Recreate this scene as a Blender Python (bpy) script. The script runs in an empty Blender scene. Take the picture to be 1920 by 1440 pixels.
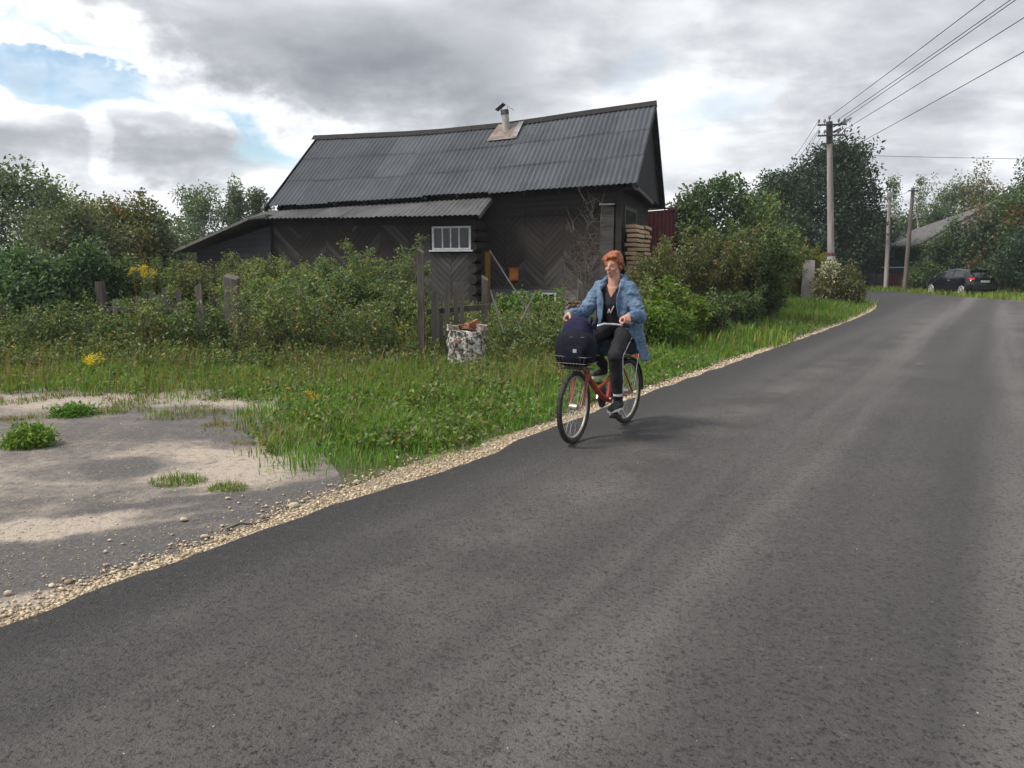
import bpy, bmesh, math, random, os
import numpy as np
from mathutils import Vector, Matrix, noise as mnoise

R = math.radians
random.seed(7)
rng = np.random.default_rng(11)
sc = bpy.context.scene
col = sc.collection

# ------------------------------------------------------------------ camera
FPX, CAMH = 1442.0, 1.6
PITCH = math.atan(220 / FPX)
cam_data = bpy.data.cameras.new('camera')
cam_data.sensor_fit = 'HORIZONTAL'
cam_data.sensor_width = 36.0
cam_data.lens = 36.0 * FPX / 1920.0
cam_data.clip_start = 0.05
cam_data.clip_end = 5000
cam = bpy.data.objects.new('camera', cam_data)
col.objects.link(cam)
cam.location = (0, 0, CAMH)
cam.rotation_euler = (math.pi / 2 - PITCH, 0, 0)
sc.camera = cam

# ------------------------------------------------------------------ exposure
sc.view_settings.view_transform = 'Standard'
sc.view_settings.look = 'None'
sc.view_settings.exposure = 1.15
sc.view_settings.gamma = 1.0
sc.view_settings.use_curve_mapping = False
sc.cycles.max_bounces = 6
sc.cycles.transparent_max_bounces = 6
sc.cycles.use_denoising = True
sc.cycles.use_adaptive_sampling = True
sc.cycles.adaptive_threshold = 0.02

SUN_AZ, SUN_EL = R(-104), R(50)      # measured from the view direction, negative is to the left


# ------------------------------------------------------------------ node helper
class S:
    """A node socket (or a constant) with arithmetic."""
    def __init__(self, nt, v): self.nt, self.v = nt, v
    def _m(self, op, *a, clamp=False):
        n = self.nt.nodes.new('ShaderNodeMath'); n.operation = op; n.use_clamp = clamp
        for i, x in enumerate((self,) + a):
            x = x.v if isinstance(x, S) else x
            if isinstance(x, (int, float)): n.inputs[i].default_value = x
            else: self.nt.links.new(x, n.inputs[i])
        return S(self.nt, n.outputs[0])
    def __add__(self, o): return self._m('ADD', o)
    def __sub__(self, o): return self._m('SUBTRACT', o)
    def __mul__(self, o): return self._m('MULTIPLY', o)
    def __truediv__(self, o): return self._m('DIVIDE', o)
    def max(self, o): return self._m('MAXIMUM', o)
    def min(self, o): return self._m('MINIMUM', o)
    def sqrt(self): return self._m('SQRT')
    def clamp(self): return self._m('ADD', 0.0, clamp=True)
    def one_minus(self): return S(self.nt, 1.0)._m('SUBTRACT', self)
    def smooth(self, a, b):
        n = self.nt.nodes.new('ShaderNodeMapRange'); n.interpolation_type = 'SMOOTHSTEP'
        self.nt.links.new(self.v, n.inputs[0])
        n.inputs[1].default_value = a; n.inputs[2].default_value = b
        n.inputs[3].default_value = 0; n.inputs[4].default_value = 1
        return S(self.nt, n.outputs[0])


def comb(nt, x, y, z):
    n = nt.nodes.new('ShaderNodeCombineXYZ')
    for i, q in enumerate((x, y, z)):
        if isinstance(q, S): nt.links.new(q.v, n.inputs[i])
        else: n.inputs[i].default_value = q
    return n.outputs[0]


def nz(nt, vec, scale, detail=4, rough=0.55, dist=0.0):
    n = nt.nodes.new('ShaderNodeTexNoise')
    if vec is not None: nt.links.new(vec, n.inputs['Vector'])
    n.inputs['Scale'].default_value = scale
    n.inputs['Detail'].default_value = detail
    n.inputs['Roughness'].default_value = rough
    n.inputs['Distortion'].default_value = dist
    return S(nt, n.outputs['Fac'])


def mixc(nt, fac, a, b, mode='MIX'):
    n = nt.nodes.new('ShaderNodeMix'); n.data_type = 'RGBA'; n.blend_type = mode
    if isinstance(fac, S): nt.links.new(fac.v, n.inputs[0])
    else: n.inputs[0].default_value = fac
    for k, q in ((6, a), (7, b)):
        if isinstance(q, (tuple, list)): n.inputs[k].default_value = (*q[:3], 1)
        else: nt.links.new(q, n.inputs[k])
    return n.outputs[2]


# ------------------------------------------------------------------ sky
world = bpy.data.worlds.new('World'); sc.world = world
world.use_nodes = True
wt = world.node_tree; wt.nodes.clear()
sky = wt.nodes.new('ShaderNodeTexSky'); sky.sky_type = 'NISHITA'; sky.sun_disc = False
sky.sun_elevation = SUN_EL; sky.sun_rotation = SUN_AZ
sky.air_density = 1.0; sky.dust_density = 0.25; sky.ozone_density = 1.0
tc = wt.nodes.new('ShaderNodeTexCoord')
sp = wt.nodes.new('ShaderNodeSeparateXYZ'); wt.links.new(tc.outputs['Generated'], sp.inputs[0])
dx, dy, dz = (S(wt, sp.outputs[i]) for i in range(3))
zz = dz.max(0.0) + 0.16
pvec = comb(wt, dx / zz, dy / zz, 0.0)
n_big = nz(wt, pvec, 0.8, 3, 0.5, 0.2)
n_mid = nz(wt, pvec, 2.3, 5, 0.56, 0.2)
n_fine = nz(wt, comb(wt, dx, dy, dz * 1.6), 8.0, 5, 0.6, 0.0)
ahead = dy.smooth(0.05, 0.25)
yy = dy.max(0.05)
uu = dx / yy + (n_fine - 0.5) * 0.15
vv = dz / yy + (n_fine - 0.5) * 0.10


def cloud_dir(px, py):
    xc = (px - 960) / FPX; yc = (720 - py) / FPX
    y = math.cos(PITCH) + yc * math.sin(PITCH); z = -math.sin(PITCH) + yc * math.cos(PITCH)
    return xc / y, z / y


def blob(px, py, rx, ry, tilt=0.0, soft=0.5):
    """A soft patch of the cloud layer, given by where it stands in the sky (tilt: clockwise as seen)."""
    u0, v0 = cloud_dir(px, py)
    c, s = math.cos(R(-tilt)), math.sin(R(-tilt))
    a = uu - u0; b = vv - v0
    p = (a * (c * FPX / rx)) + b * (s * FPX / rx); q = (b * (c * FPX / ry)) - a * (s * FPX / ry)
    return (p * p + q * q).smooth((1.0 + soft) ** 2, (1.0 - soft) ** 2) * ahead


# grey: how thick the cloud is; thin: bright edges; gap: where blue shows through
n_big2 = n_big.smooth(0.36, 0.66); n_mid2 = n_mid.smooth(0.34, 0.68)
grey = n_big2 * 0.22 + n_mid2 * 0.34 + 0.07
grey = (grey + blob(480, 30, 380, 95, 14, .7) * 0.38 + blob(740, 165, 320, 80, 12, .7) * 0.42
        + blob(1010, 90, 170, 90, -10, .9) * 0.20 + blob(1560, 60, 460, 90, 0, .9) * 0.26 + blob(1750, 220, 260, 90, 0, .9) * 0.18 + blob(1100, 60, 160, 60, 0, .9) * 0.12
        + blob(1330, 300, 140, 60, 20, .9) * 0.16
        + blob(40, 265, 120, 46, 12, .85) * 0.56 + blob(315, 268, 135, 46, 9, .85) * 0.58)
thin = (blob(150, 60, 260, 40, 22, .8) * 0.5 + blob(330, 370, 460, 60, 0, .8) * 0.24 + blob(540, 250, 120, 40, 22, .9) * 0.35
        + blob(1150, 110, 150, 100, -30, .9) * 0.34 + blob(1350, 200, 160, 60, 0, .9) * 0.18 + blob(0, 40, 160, 50, 10, .9) * 0.3 + blob(1250, 340, 90, 40, 0, .9) * 0.2
        + blob(50, 195, 120, 34, 18, .6) * 0.55 + blob(300, 205, 150, 30, 8, .6) * 0.55 + blob(172, 262, 22, 60, 0, .7) * 0.45)
puff = blob(35, 240, 125, 74, 20, .16).max(blob(305, 250, 140, 64, 10, .16))
gap = (blob(60, 122, 210, 52, 18, .4).max(blob(250, 175, 210, 64, 24, .4)).max(blob(450, 240, 120, 34, 26, .6))
       .max(blob(1310, 205, 85, 20, -6, .95) * 0.38).max(blob(1200, 128, 40, 20, -30, .95) * 0.35).max(n_big.smooth(0.30, 0.20) * 0.6))
gap = ((gap * (n_mid.smooth(0.80, 0.40) * 0.5 + 0.65)) * (n_fine.smooth(0.70, 0.38) * 0.5 + 0.62) * (S(wt, 1.0) - puff) - blob(150, 84, 140, 8, 12, .8) * 0.6 - blob(380, 180, 60, 20, 20, .9) * 0.4).clamp()
g = (grey - thin).max(0.0)
g = (g * ((n_fine - 0.5) * 1.5 + 1.0) + (n_mid - 0.5) * 0.26 + (n_fine - 0.5) * 0.14).max(0.0)
g = (g / (g * 0.7 + 0.6)).clamp()
CW, CG = (0.58, 0.59, 0.605), (0.110, 0.120, 0.140)
cloud = mixc(wt, g, CW, CG)
skyc = mixc(wt, 1.0, sky.outputs[0], (0.068, 0.070, 0.066), 'MULTIPLY')
final = mixc(wt, gap * 0.95, cloud, skyc)
bg = wt.nodes.new('ShaderNodeBackground'); wt.links.new(final, bg.inputs[0]); bg.inputs[1].default_value = 1.0
wo = wt.nodes.new('ShaderNodeOutputWorld'); wt.links.new(bg.outputs[0], wo.inputs[0])
world.cycles.sampling_method = 'MANUAL'
world.cycles.sample_map_resolution = 512

# ------------------------------------------------------------------ sun
sun_data = bpy.data.lights.new('sun', 'SUN'); sun_data.energy = 2.2; sun_data.angle = R(14); sun_data.color = (1.0, 0.95, 0.87)
sun = bpy.data.objects.new('sun', sun_data); col.objects.link(sun)
sdir = Vector((math.sin(SUN_AZ) * math.cos(SUN_EL), math.cos(SUN_AZ) * math.cos(SUN_EL), math.sin(SUN_EL)))
sun.rotation_euler = (-sdir).to_track_quat('-Z', 'Y').to_euler()
sun.location = sdir * 60


# ------------------------------------------------------------------ pixel -> place
def ray(px, py):
    xc = (px - 960) / FPX; yc = (720 - py) / FPX
    return Vector((xc, math.cos(PITCH) + yc * math.sin(PITCH), -math.sin(PITCH) + yc * math.cos(PITCH)))


CAM = Vector((0, 0, CAMH))


def at(px, py, Y):
    d = ray(px, py); return CAM + d * (Y / d.y)


def gnd(px, py, z=0.0):
    d = ray(px, py); return CAM + d * ((z - CAMH) / d.z)


# ------------------------------------------------------------------ mesh helpers
class MB:
    """Collects shapes; build() links them as ONE mesh object."""
    def __init__(self): self.v, self.f = [], []
    def add(self, vs, fs):
        o = len(self.v); self.v += [tuple(p) for p in vs]; self.f += [tuple(i + o for i in f) for f in fs]; return self
    def box(self, c, s, rot=None):
        x, y, z = (k / 2 for k in s)
        vs = [Vector((a, b, d)) for a in (-x, x) for b in (-y, y) for d in (-z, z)]
        if rot is not None: vs = [rot @ p for p in vs]
        c = Vector(c)
        return self.add([p + c for p in vs], [(0, 1, 3, 2), (4, 6, 7, 5), (0, 4, 5, 1), (2, 3, 7, 6), (0, 2, 6, 4), (1, 5, 7, 3)])
    def bar(self, a, b, w, h, up=(0, 0, 1)):
        """square bar from a to b, w across, h along up"""
        a, b = Vector(a), Vector(b); d = (b - a).normalized(); up = Vector(up)
        s = d.cross(up)
        if s.length < 1e-4: s = d.cross(Vector((1, 0, 0)))
        s.normalize(); u = s.cross(d).normalized()
        vs = [p + s * (i * w / 2) + u * (j * h / 2) for p in (a, b) for i in (-1, 1) for j in (-1, 1)]
        return self.add(vs, [(0, 1, 3, 2), (4, 6, 7, 5), (0, 4, 5, 1), (2, 3, 7, 6), (0, 2, 6, 4), (1, 5, 7, 3)])
    def tube(self, path, rad, n=8, cap=True, closed=False):
        P = [Vector(p) for p in path]; m = len(P)
        rr = rad if isinstance(rad, (list, tuple)) else [rad] * m
        vs, fs = [], []
        up = None
        for i, p in enumerate(P):
            if closed: d = P[(i + 1) % m] - P[i - 1]
            else: d = P[min(i + 1, m - 1)] - P[max(i - 1, 0)]
            d.normalize()
            if up is None:
                up = d.cross(Vector((0, 0, 1)))
                if up.length < 1e-3: up = d.cross(Vector((1, 0, 0)))
            up = (up - d * up.dot(d)).normalized(); w = d.cross(up)
            for k in range(n):
                a = 2 * math.pi * k / n
                vs.append(p + (up * math.cos(a) + w * math.sin(a)) * rr[i])
        for i in range(m if closed else m - 1):
            j = (i + 1) % m
            for k in range(n):
                fs.append((i * n + k, i * n + (k + 1) % n, j * n + (k + 1) % n, j * n + k))
        if cap and not closed:
            fs.append(tuple(range(n))[::-1]); fs.append(tuple((m - 1) * n + k for k in range(n)))
        return self.add(vs, fs)
    def capsule(self, a, b, ra, rb, n=12, flat=None):
        a, b = Vector(a), Vector(b); d = (b - a)
        L = d.length; d = d / L if L > 1e-6 else Vector((0, 0, 1))
        path, rr = [], []
        for k in range(4): t = (k + .15) / 4 * math.pi / 2; path.append(a - d * ra * math.cos(t)); rr.append(ra * math.sin(t))
        for k in range(5): path.append(a.lerp(b, k / 4)); rr.append(ra + (rb - ra) * k / 4)
        for k in range(3, -1, -1): t = (k + .15) / 4 * math.pi / 2; path.append(b + d * rb * math.cos(t)); rr.append(rb * math.sin(t))
        return self.tube(path, rr, n)
    def ell(self, c, r, nu=14, nv=10, rot=None):
        c = Vector(c); vs, fs = [], []
        for j in range(1, nv):
            t = math.pi * j / nv
            for i in range(nu):
                a = 2 * math.pi * i / nu
                p = Vector((r[0] * math.sin(t) * math.cos(a), r[1] * math.sin(t) * math.sin(a), r[2] * math.cos(t)))
                vs.append(c + (rot @ p if rot is not None else p))
        top = Vector((0, 0, r[2])); bot = Vector((0, 0, -r[2]))
        vs += [c + (rot @ top if rot is not None else top), c + (rot @ bot if rot is not None else bot)]
        T = (nv - 1) * nu
        for j in range(nv - 2):
            for i in range(nu):
                fs.append((j * nu + i, (j + 1) * nu + i, (j + 1) * nu + (i + 1) % nu, j * nu + (i + 1) % nu))
        for i in range(nu):
            fs.append((T, i, (i + 1) % nu)); fs.append((T + 1, (nv - 2) * nu + (i + 1) % nu, (nv - 2) * nu + i))
        return self.add(vs, fs)
    def prism(self, pts, ext):
        """polygon pts (3D) pushed along ext"""
        n = len(pts); e = Vector(ext); P = [Vector(p) for p in pts]
        fs = [tuple(range(n))[::-1], tuple(range(n, 2 * n))] + [(i, (i + 1) % n, n + (i + 1) % n, n + i) for i in range(n)]
        return self.add(P + [p + e for p in P], fs)
    def mesh(self, name, mat, smooth=False):
        me = bpy.data.meshes.new(name); me.from_pydata(self.v, [], self.f)
        bm = bmesh.new(); bm.from_mesh(me); bmesh.ops.recalc_face_normals(bm, faces=bm.faces); bm.to_mesh(me); bm.free()
        if mat is not None: me.materials.append(mat)
        if smooth:
            me.polygons.foreach_set('use_smooth', [True] * len(me.polygons))
            if smooth != 'all': me.set_sharp_from_angle(angle=R(40))
        return me
    def build(self, name, mat, parent=None, smooth=False):
        o = bpy.data.objects.new(name, self.mesh(name, mat, smooth)); col.objects.link(o); o.parent = parent
        return o


def tag(o, label=None, cat=None, group=None, kind=None):
    if label: o['label'] = label
    if cat: o['category'] = cat
    if group: o['group'] = group
    if kind: o['kind'] = kind
    return o


def thing(name, label, cat, loc=(0, 0, 0), rz=0.0, group=None):
    o = bpy.data.objects.new(name, None); col.objects.link(o)
    o.location = loc; o.rotation_euler = (0, 0, rz); o.empty_display_size = 0.2
    return tag(o, label, cat, group)


def remesh(o, voxel, smooth_it=4, fac=0.5):
    m = o.modifiers.new('r', 'REMESH'); m.mode = 'VOXEL'; m.voxel_size = voxel
    if smooth_it:
        s = o.modifiers.new('s', 'SMOOTH'); s.factor = fac; s.iterations = smooth_it
    tmp = bpy.data.scenes.new('tmp'); tmp.collection.objects.link(o)      # evaluate this object alone
    par, o.parent = o.parent, None
    vl = tmp.view_layers[0]; vl.update(); dg = vl.depsgraph
    me = bpy.data.meshes.new_from_object(o.evaluated_get(dg))
    o.parent = par
    bpy.data.scenes.remove(tmp)
    mats = list(o.data.materials)
    o.modifiers.clear(); o.data = me
    if not me.materials:
        for q in mats: me.materials.append(q)
    me.polygons.foreach_set('use_smooth', [True] * len(me.polygons))
    return o


def np_mesh(name, verts, faces, mats, mat_index=None, smooth=False):
    """numpy arrays -> mesh; faces (m,3) or (m,4)"""
    me = bpy.data.meshes.new(name)
    nv, (nf, k) = len(verts), faces.shape
    me.vertices.add(nv); me.vertices.foreach_set('co', np.ascontiguousarray(verts, np.float32).ravel())
    me.loops.add(nf * k); me.loops.foreach_set('vertex_index', np.ascontiguousarray(faces, np.int32).ravel())
    me.polygons.add(nf); me.polygons.foreach_set('loop_start', np.arange(0, nf * k, k, dtype=np.int32))
    if mat_index is not None: me.polygons.foreach_set('material_index', mat_index.astype(np.int32))
    if smooth: me.polygons.foreach_set('use_smooth', np.ones(nf, bool))
    for m in (mats if isinstance(mats, (list, tuple)) else [mats]): me.materials.append(m)
    me.update(calc_edges=True); me.validate()
    return me


def np_obj(name, me, parent=None):
    o = bpy.data.objects.new(name, me); col.objects.link(o); o.parent = parent; return o


# ------------------------------------------------------------------ materials
def srgb(r, g, b):
    f = lambda c: ((c / 255 + 0.055) / 1.055) ** 2.4 if c > 10 else c / 255 / 12.92
    return (f(r), f(g), f(b))


def newmat(name):
    m = bpy.data.materials.new(name); m.use_nodes = True
    nt = m.node_tree; b = nt.nodes['Principled BSDF']
    b.inputs['Specular IOR Level'].default_value = 0.3
    return m, nt, b


def bump(nt, b, h, strength=0.3, dist=0.01):
    n = nt.nodes.new('ShaderNodeBump'); n.inputs['Strength'].default_value = strength; n.inputs['Distance'].default_value = dist
    nt.links.new(h.v, n.inputs['Height']); nt.links.new(n.outputs[0], b.inputs['Normal'])


def objcoord(nt, scale=(1, 1, 1), rz=0.0):
    t = nt.nodes.new('ShaderNodeTexCoord'); mp = nt.nodes.new('ShaderNodeMapping')
    src = t.outputs['Object']
    if rz:                                             # turn first, then stretch
        m0 = nt.nodes.new('ShaderNodeMapping'); nt.links.new(src, m0.inputs[0]); m0.inputs['Rotation'].default_value = (0, 0, rz); src = m0.outputs[0]
    nt.links.new(src, mp.inputs[0]); mp.inputs['Scale'].default_value = scale
    return mp.outputs[0]


def pmat(name, c1, c2=None, scale=6.0, rough=0.7, metal=0.0, stretch=(1, 1, 1), bmp=0.0, bscale=None, lo=0.35, hi=0.65, spec=0.3, vary=0.0, detail=5):
    m, nt, b = newmat(name)
    b.inputs['Roughness'].default_value = rough; b.inputs['Metallic'].default_value = metal
    b.inputs['Specular IOR Level'].default_value = spec
    vec = objcoord(nt, stretch)
    n = nz(nt, vec, scale, detail, 0.62)
    c = mixc(nt, n.smooth(lo, hi), c1, c2 if c2 else tuple(k * 0.75 for k in c1))
    if vary:
        oi = nt.nodes.new('ShaderNodeObjectInfo'); r = S(nt, oi.outputs['Random'])
        f = (r - 0.5) * (2 * vary) + 1.0
        cc = nt.nodes.new('ShaderNodeVectorMath'); cc.operation = 'SCALE'
        nt.links.new(c, cc.inputs[0]); nt.links.new(f.v, cc.inputs['Scale']); c = cc.outputs[0]
    nt.links.new(c, b.inputs['Base Color'])
    if bmp: bump(nt, b, nz(nt, vec, bscale or scale * 4, 4, 0.6), bmp, 0.01)
    return m


def leafmat(name, dark, mid, light, trans=0.35, rare=None):
    """foliage: every leaf has its own tone, some light passes through"""
    m, nt, b = newmat(name)
    g_ = nt.nodes.new('ShaderNodeNewGeometry')
    rnd = g_.outputs['Random Per Island']
    cr = nt.nodes.new('ShaderNodeValToRGB'); nt.links.new(rnd, cr.inputs[0])
    e = cr.color_ramp.elements; e[0].color = (*dark, 1); e[1].color = (*light, 1); e[1].position = 0.92
    k = cr.color_ramp.elements.new(0.5); k.color = (*mid, 1)
    if rare:
        k = cr.color_ramp.elements.new(0.985); k.color = (*rare, 1)
    oi = nt.nodes.new('ShaderNodeObjectInfo')
    hsv = nt.nodes.new('ShaderNodeHueSaturation'); nt.links.new(cr.outputs[0], hsv.inputs['Color'])
    r = S(nt, oi.outputs['Random'])
    nt.links.new(((r - 0.5) * 0.035 + 0.5).v, hsv.inputs['Hue']); nt.links.new(((r * 7.31)._m('FRACT') * 0.35 + 0.82).v, hsv.inputs['Value'])
    nt.links.new(hsv.outputs[0], b.inputs['Base Color']); b.inputs['Roughness'].default_value = 0.5
    tr = nt.nodes.new('ShaderNodeBsdfTranslucent')
    ct = mixc(nt, 1.0, hsv.outputs[0], (1.25, 1.3, 0.6), 'MULTIPLY'); nt.links.new(ct, tr.inputs[0])
    mx = nt.nodes.new('ShaderNodeMixShader'); mx.inputs[0].default_value = trans
    nt.links.new(b.outputs[0], mx.inputs[1]); nt.links.new(tr.outputs[0], mx.inputs[2])
    nt.links.new(mx.outputs[0], nt.nodes['Material Output'].inputs[0])
    return m


M = {}
M['leaf_mid'] = leafmat('leaf_mid', (.055, .092, .033), (.112, .168, .058), (.205, .265, .098), rare=(0.352, 0.208, 0.048))
M['leaf_dark'] = leafmat('leaf_dark', (.030, .055, .022), (.056, .096, .038), (.110, .155, .062))
M['leaf_deep'] = leafmat('leaf_deep', (.012, .028, .016), (.022, .046, .024), (.046, .076, .034), 0.25)
M['leaf_bright'] = leafmat('leaf_bright', (0.052, 0.121, 0.016), (0.098, 0.196, 0.025), (0.172, 0.265, 0.041), .4)
M['leaf_yellow'] = leafmat('leaf_yellow', (0.077, 0.110, 0.018), (0.143, 0.165, 0.026), (0.242, 0.231, 0.044), .4)
M['leaf_olive'] = leafmat('leaf_olive', (.055, .072, .026), (.105, .125, .045), (.180, .185, .075), .3, rare=(0.300, 0.150, 0.075))
M['leaf_grey'] = leafmat('leaf_grey', (.060, .088, .050), (.105, .140, .078), (.175, .215, .125), .3)
M['leaf_hop'] = leafmat('leaf_hop', (.032, .066, .032), (.060, .112, .050), (.115, .175, .078), .3)
M['leaf_rust'] = leafmat('leaf_rust', (0.060, 0.030, 0.010), (0.130, 0.060, 0.018), (0.220, 0.100, 0.025), .3)
M['leaf_brown'] = leafmat('leaf_brown', (0.045, 0.030, 0.018), (0.085, 0.060, 0.035), (0.140, 0.100, 0.055), .2)
M['straw'] = leafmat('straw', (0.100, 0.085, 0.040), (0.170, 0.140, 0.065), (0.260, 0.210, 0.100), .3)
M['grass'] = leafmat('grass', (.050, .120, .016), (.105, .210, .028), (.185, .300, .052), .45, rare=(0.299, 0.253, 0.092))
M['grass_dry'] = leafmat('grass_dry', (0.083, 0.105, 0.022), (0.154, 0.154, 0.037), (0.253, 0.220, 0.077), .4, rare=(0.330, 0.176, 0.077))
M['petal_yellow'] = leafmat('petal_yellow', (.45, .26, .01), (.60, .40, .02), (.70, .52, .04), .3)
M['petal_white'] = leafmat('petal_white', (.36, .34, .28), (.48, .46, .38), (.62, .60, .52), .3)
M['petal_red'] = leafmat('petal_red', (.30, .03, .03), (.45, .06, .06), (.60, .30, .28), .3)
M['bark'] = pmat('bark', (.060, .048, .038), (.11, .095, .08), 9, .9, stretch=(1, 1, .2), bmp=.6)
M['bark_grey'] = pmat('bark_grey', (.085, .078, .075), (.145, .135, .13), 8, .9, stretch=(1, 1, .3), bmp=.4)
M['bark_birch'] = pmat('bark_birch', (.50, .49, .46), (.08, .07, .065), 5, .8, stretch=(.6, .6, 3), lo=.55, hi=.68)
M['wood_grey'] = pmat('wood_grey', (.070, .063, .057), (.125, .114, .102), 14, .85, stretch=(1, 1, .08), bmp=.5, vary=.25)
M['wood_old'] = pmat('wood_old', (.045, .038, .033), (.10, .088, .076), 12, .9, stretch=(1, 1, .12), bmp=.6, vary=.25)
M['wood_pale'] = pmat('wood_pale', (.50, .36, .23), (.34, .23, .14), 10, .75, stretch=(.2, 1, 1), bmp=.2, vary=.18)

# ------------------------------------------------------------------ ground, road, lot
def interp(pts, x):
    pts = sorted(pts)
    return float(np.interp(x, [p[0] for p in pts], [p[1] for p in pts]))


EDGE = [(-10.1, -10.0), (-7.95, -6.4), (-6.35, -3.72), (-5.1, -1.63), (-4.05, .12), (-3.1, 1.71), (-2.24, 3.15), (-1.39, 4.57), (-0.38, 5.97), (0.54, 7.63), (2.6, 10.89), (6.24, 16.62), (10.16, 22.9), (13.42, 28.55),
        (15.6, 33.0), (17.4, 37.8), (19.3, 42.5), (20.0, 45.2), (18.6, 47.0), (12.0, 48.2), (0.0, 50.0)]


def smooth_poly(pts, step=0.12):
    P = np.array(pts, float); out = []
    for i in range(len(P) - 1):
        p0, p1, p2, p3 = P[max(i - 1, 0)], P[i], P[i + 1], P[min(i + 2, len(P) - 1)]
        n = max(2, int(np.linalg.norm(p2 - p1) / step))
        for k in range(n):
            t = k / n
            out.append(0.5 * ((2 * p1) + (-p0 + p2) * t + (2 * p0 - 5 * p1 + 4 * p2 - p3) * t * t + (-p0 + 3 * p1 - 3 * p2 + p3) * t ** 3))
    out.append(P[-1]); return np.array(out)


edge = smooth_poly(EDGE)
tang = np.gradient(edge, axis=0); tang /= np.linalg.norm(tang, axis=1)[:, None]
left = np.stack([-tang[:, 1], tang[:, 0]], 1)          # away from the asphalt
jit = np.array([mnoise.noise(Vector((p[0] * 2.3, p[1] * 2.3, 0))) * 0.05 + mnoise.noise(Vector((p[0] * 9, p[1] * 9, 3))) * 0.022 for p in edge])
edge_j = edge + left * jit[:, None]
main_n = int(np.argmax(edge[:, 1] > 44)) or len(edge)


def road_dist(P):
    """signed distance of points (n,2) to the road's left edge, positive on the verge side"""
    out = np.empty(len(P)); E_ = edge
    for s in range(0, len(P), 4000):
        q = P[s:s + 4000]
        d2 = ((q[:, None, :] - E_[None]) ** 2).sum(2); i = d2.argmin(1)
        sd = ((q - E_[i]) * left[i]).sum(1)
        out[s:s + 4000] = np.sqrt(d2[np.arange(len(q)), i]) * np.sign(sd)
    return out


def in_poly(P, poly):
    x, y = P[:, 0], P[:, 1]; r = np.zeros(len(P), bool); n = len(poly)
    for i in range(n):
        (x0, y0), (x1, y1) = poly[i], poly[i - 1]
        c = ((y0 > y) != (y1 > y)) & (x < (x1 - x0) * (y - y0) / (y1 - y0 + 1e-12) + x0)
        r ^= c
    return r


# ground: soil under the plants
m, nt, b = newmat('soil')
vec = objcoord(nt)
n1 = nz(nt, vec, 0.7, 5); n2 = nz(nt, vec, 9.0, 6, .65)
c = mixc(nt, n1.smooth(.35, .65), (.050, .060, .022), (.090, .085, .040))
c = mixc(nt, n2.smooth(.4, .7), c, (.060, .048, .032))
nt.links.new(c, b.inputs['Base Color']); b.inputs['Roughness'].default_value = .95; bump(nt, b, n2, .7, .03)
M['soil'] = m
g = MB().add([(-1500, -400, 0), (1500, -400, 0), (1500, 2200, 0), (-1500, 2200, 0)], [(0, 1, 2, 3)]).build('ground', M['soil'])
tag(g, kind='structure')

# asphalt
m, nt, b = newmat('asphalt')
vec = objcoord(nt)
RA = math.atan2(0.845, 0.534)
along = objcoord(nt, (0.055, 1.5, 1), -RA)      # streaks run along the road
st = nz(nt, along, 1.0, 4, .55, .2); st2 = nz(nt, along, 0.42, 3, .5)
pt = nz(nt, vec, 0.55, 5, .6); fine = nz(nt, vec, 140.0, 3, .7); grit = nz(nt, vec, 55.0, 4, .75)
vor = nt.nodes.new('ShaderNodeTexVoronoi'); nt.links.new(vec, vor.inputs['Vector']); vor.inputs['Scale'].default_value = 70
vd = S(nt, vor.outputs['Distance'])
A0, A1, A2 = (.050, .047, .047), (.080, .0745, .0735), (.138, .125, .118)
c = mixc(nt, (st * .5 + pt * .3 + st2 * .2).smooth(.36, .64), A0, A1)
c = mixc(nt, (st2.smooth(.48, .66) * pt.smooth(.40, .62)) * .8, c, A2)
sp_ = nz(nt, vec, 3.1, 2, .4).smooth(.74, .82)
c = mixc(nt, sp_ * .5, c, (.20, .18, .165))
gr2 = nz(nt, objcoord(nt, (1, .6, 1), -RA), 24.0, 4, .8)
sxr = nt.nodes.new('ShaderNodeSeparateXYZ'); nt.links.new(objcoord(nt, (1, 1, 1), -RA), sxr.inputs[0])
acr = S(nt, sxr.outputs[1]) + (pt - .5) * .35           # metres across the road; its left edge lies at 3.6
c = mixc(nt, acr.smooth(2.75, 3.45) * .72, c, (.026, .025, .026))      # fresh bitumen, no dust yet


def track(at_, w_): return (S(nt, 1.0) - ((acr - at_)._m('ABSOLUTE') / w_).clamp().smooth(.25, 1.0))


c = mixc(nt, (track(1.35, .50) + track(-.15, .42) * .8 + track(-1.9, .5) * .7).clamp() * (st.smooth(.34, .60) * .55 + .08), c, (.142, .133, .131))
c = mixc(nt, grit.smooth(.50, .34) * .9, c, (.010, .0095, .010))
c = mixc(nt, gr2.smooth(.46, .30) * (nz(nt, vec, 1.6, 4, .6).smooth(.34, .64) * .75 + .12), c, (.018, .017, .018))
c = mixc(nt, gr2.smooth(.56, .74) * .5, c, (.15, .14, .134))
c = mixc(nt, fine.smooth(.62, .76) * .7, c, (.19, .18, .17))
nt.links.new(c, b.inputs['Base Color'])
b.inputs['Roughness'].default_value = .78; b.inputs['Specular IOR Level'].default_value = .32
bump(nt, b, grit * .7 + fine * .4 + vd * .25 + gr2 * .6, 1.0, .02)
M['asphalt'] = m

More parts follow.
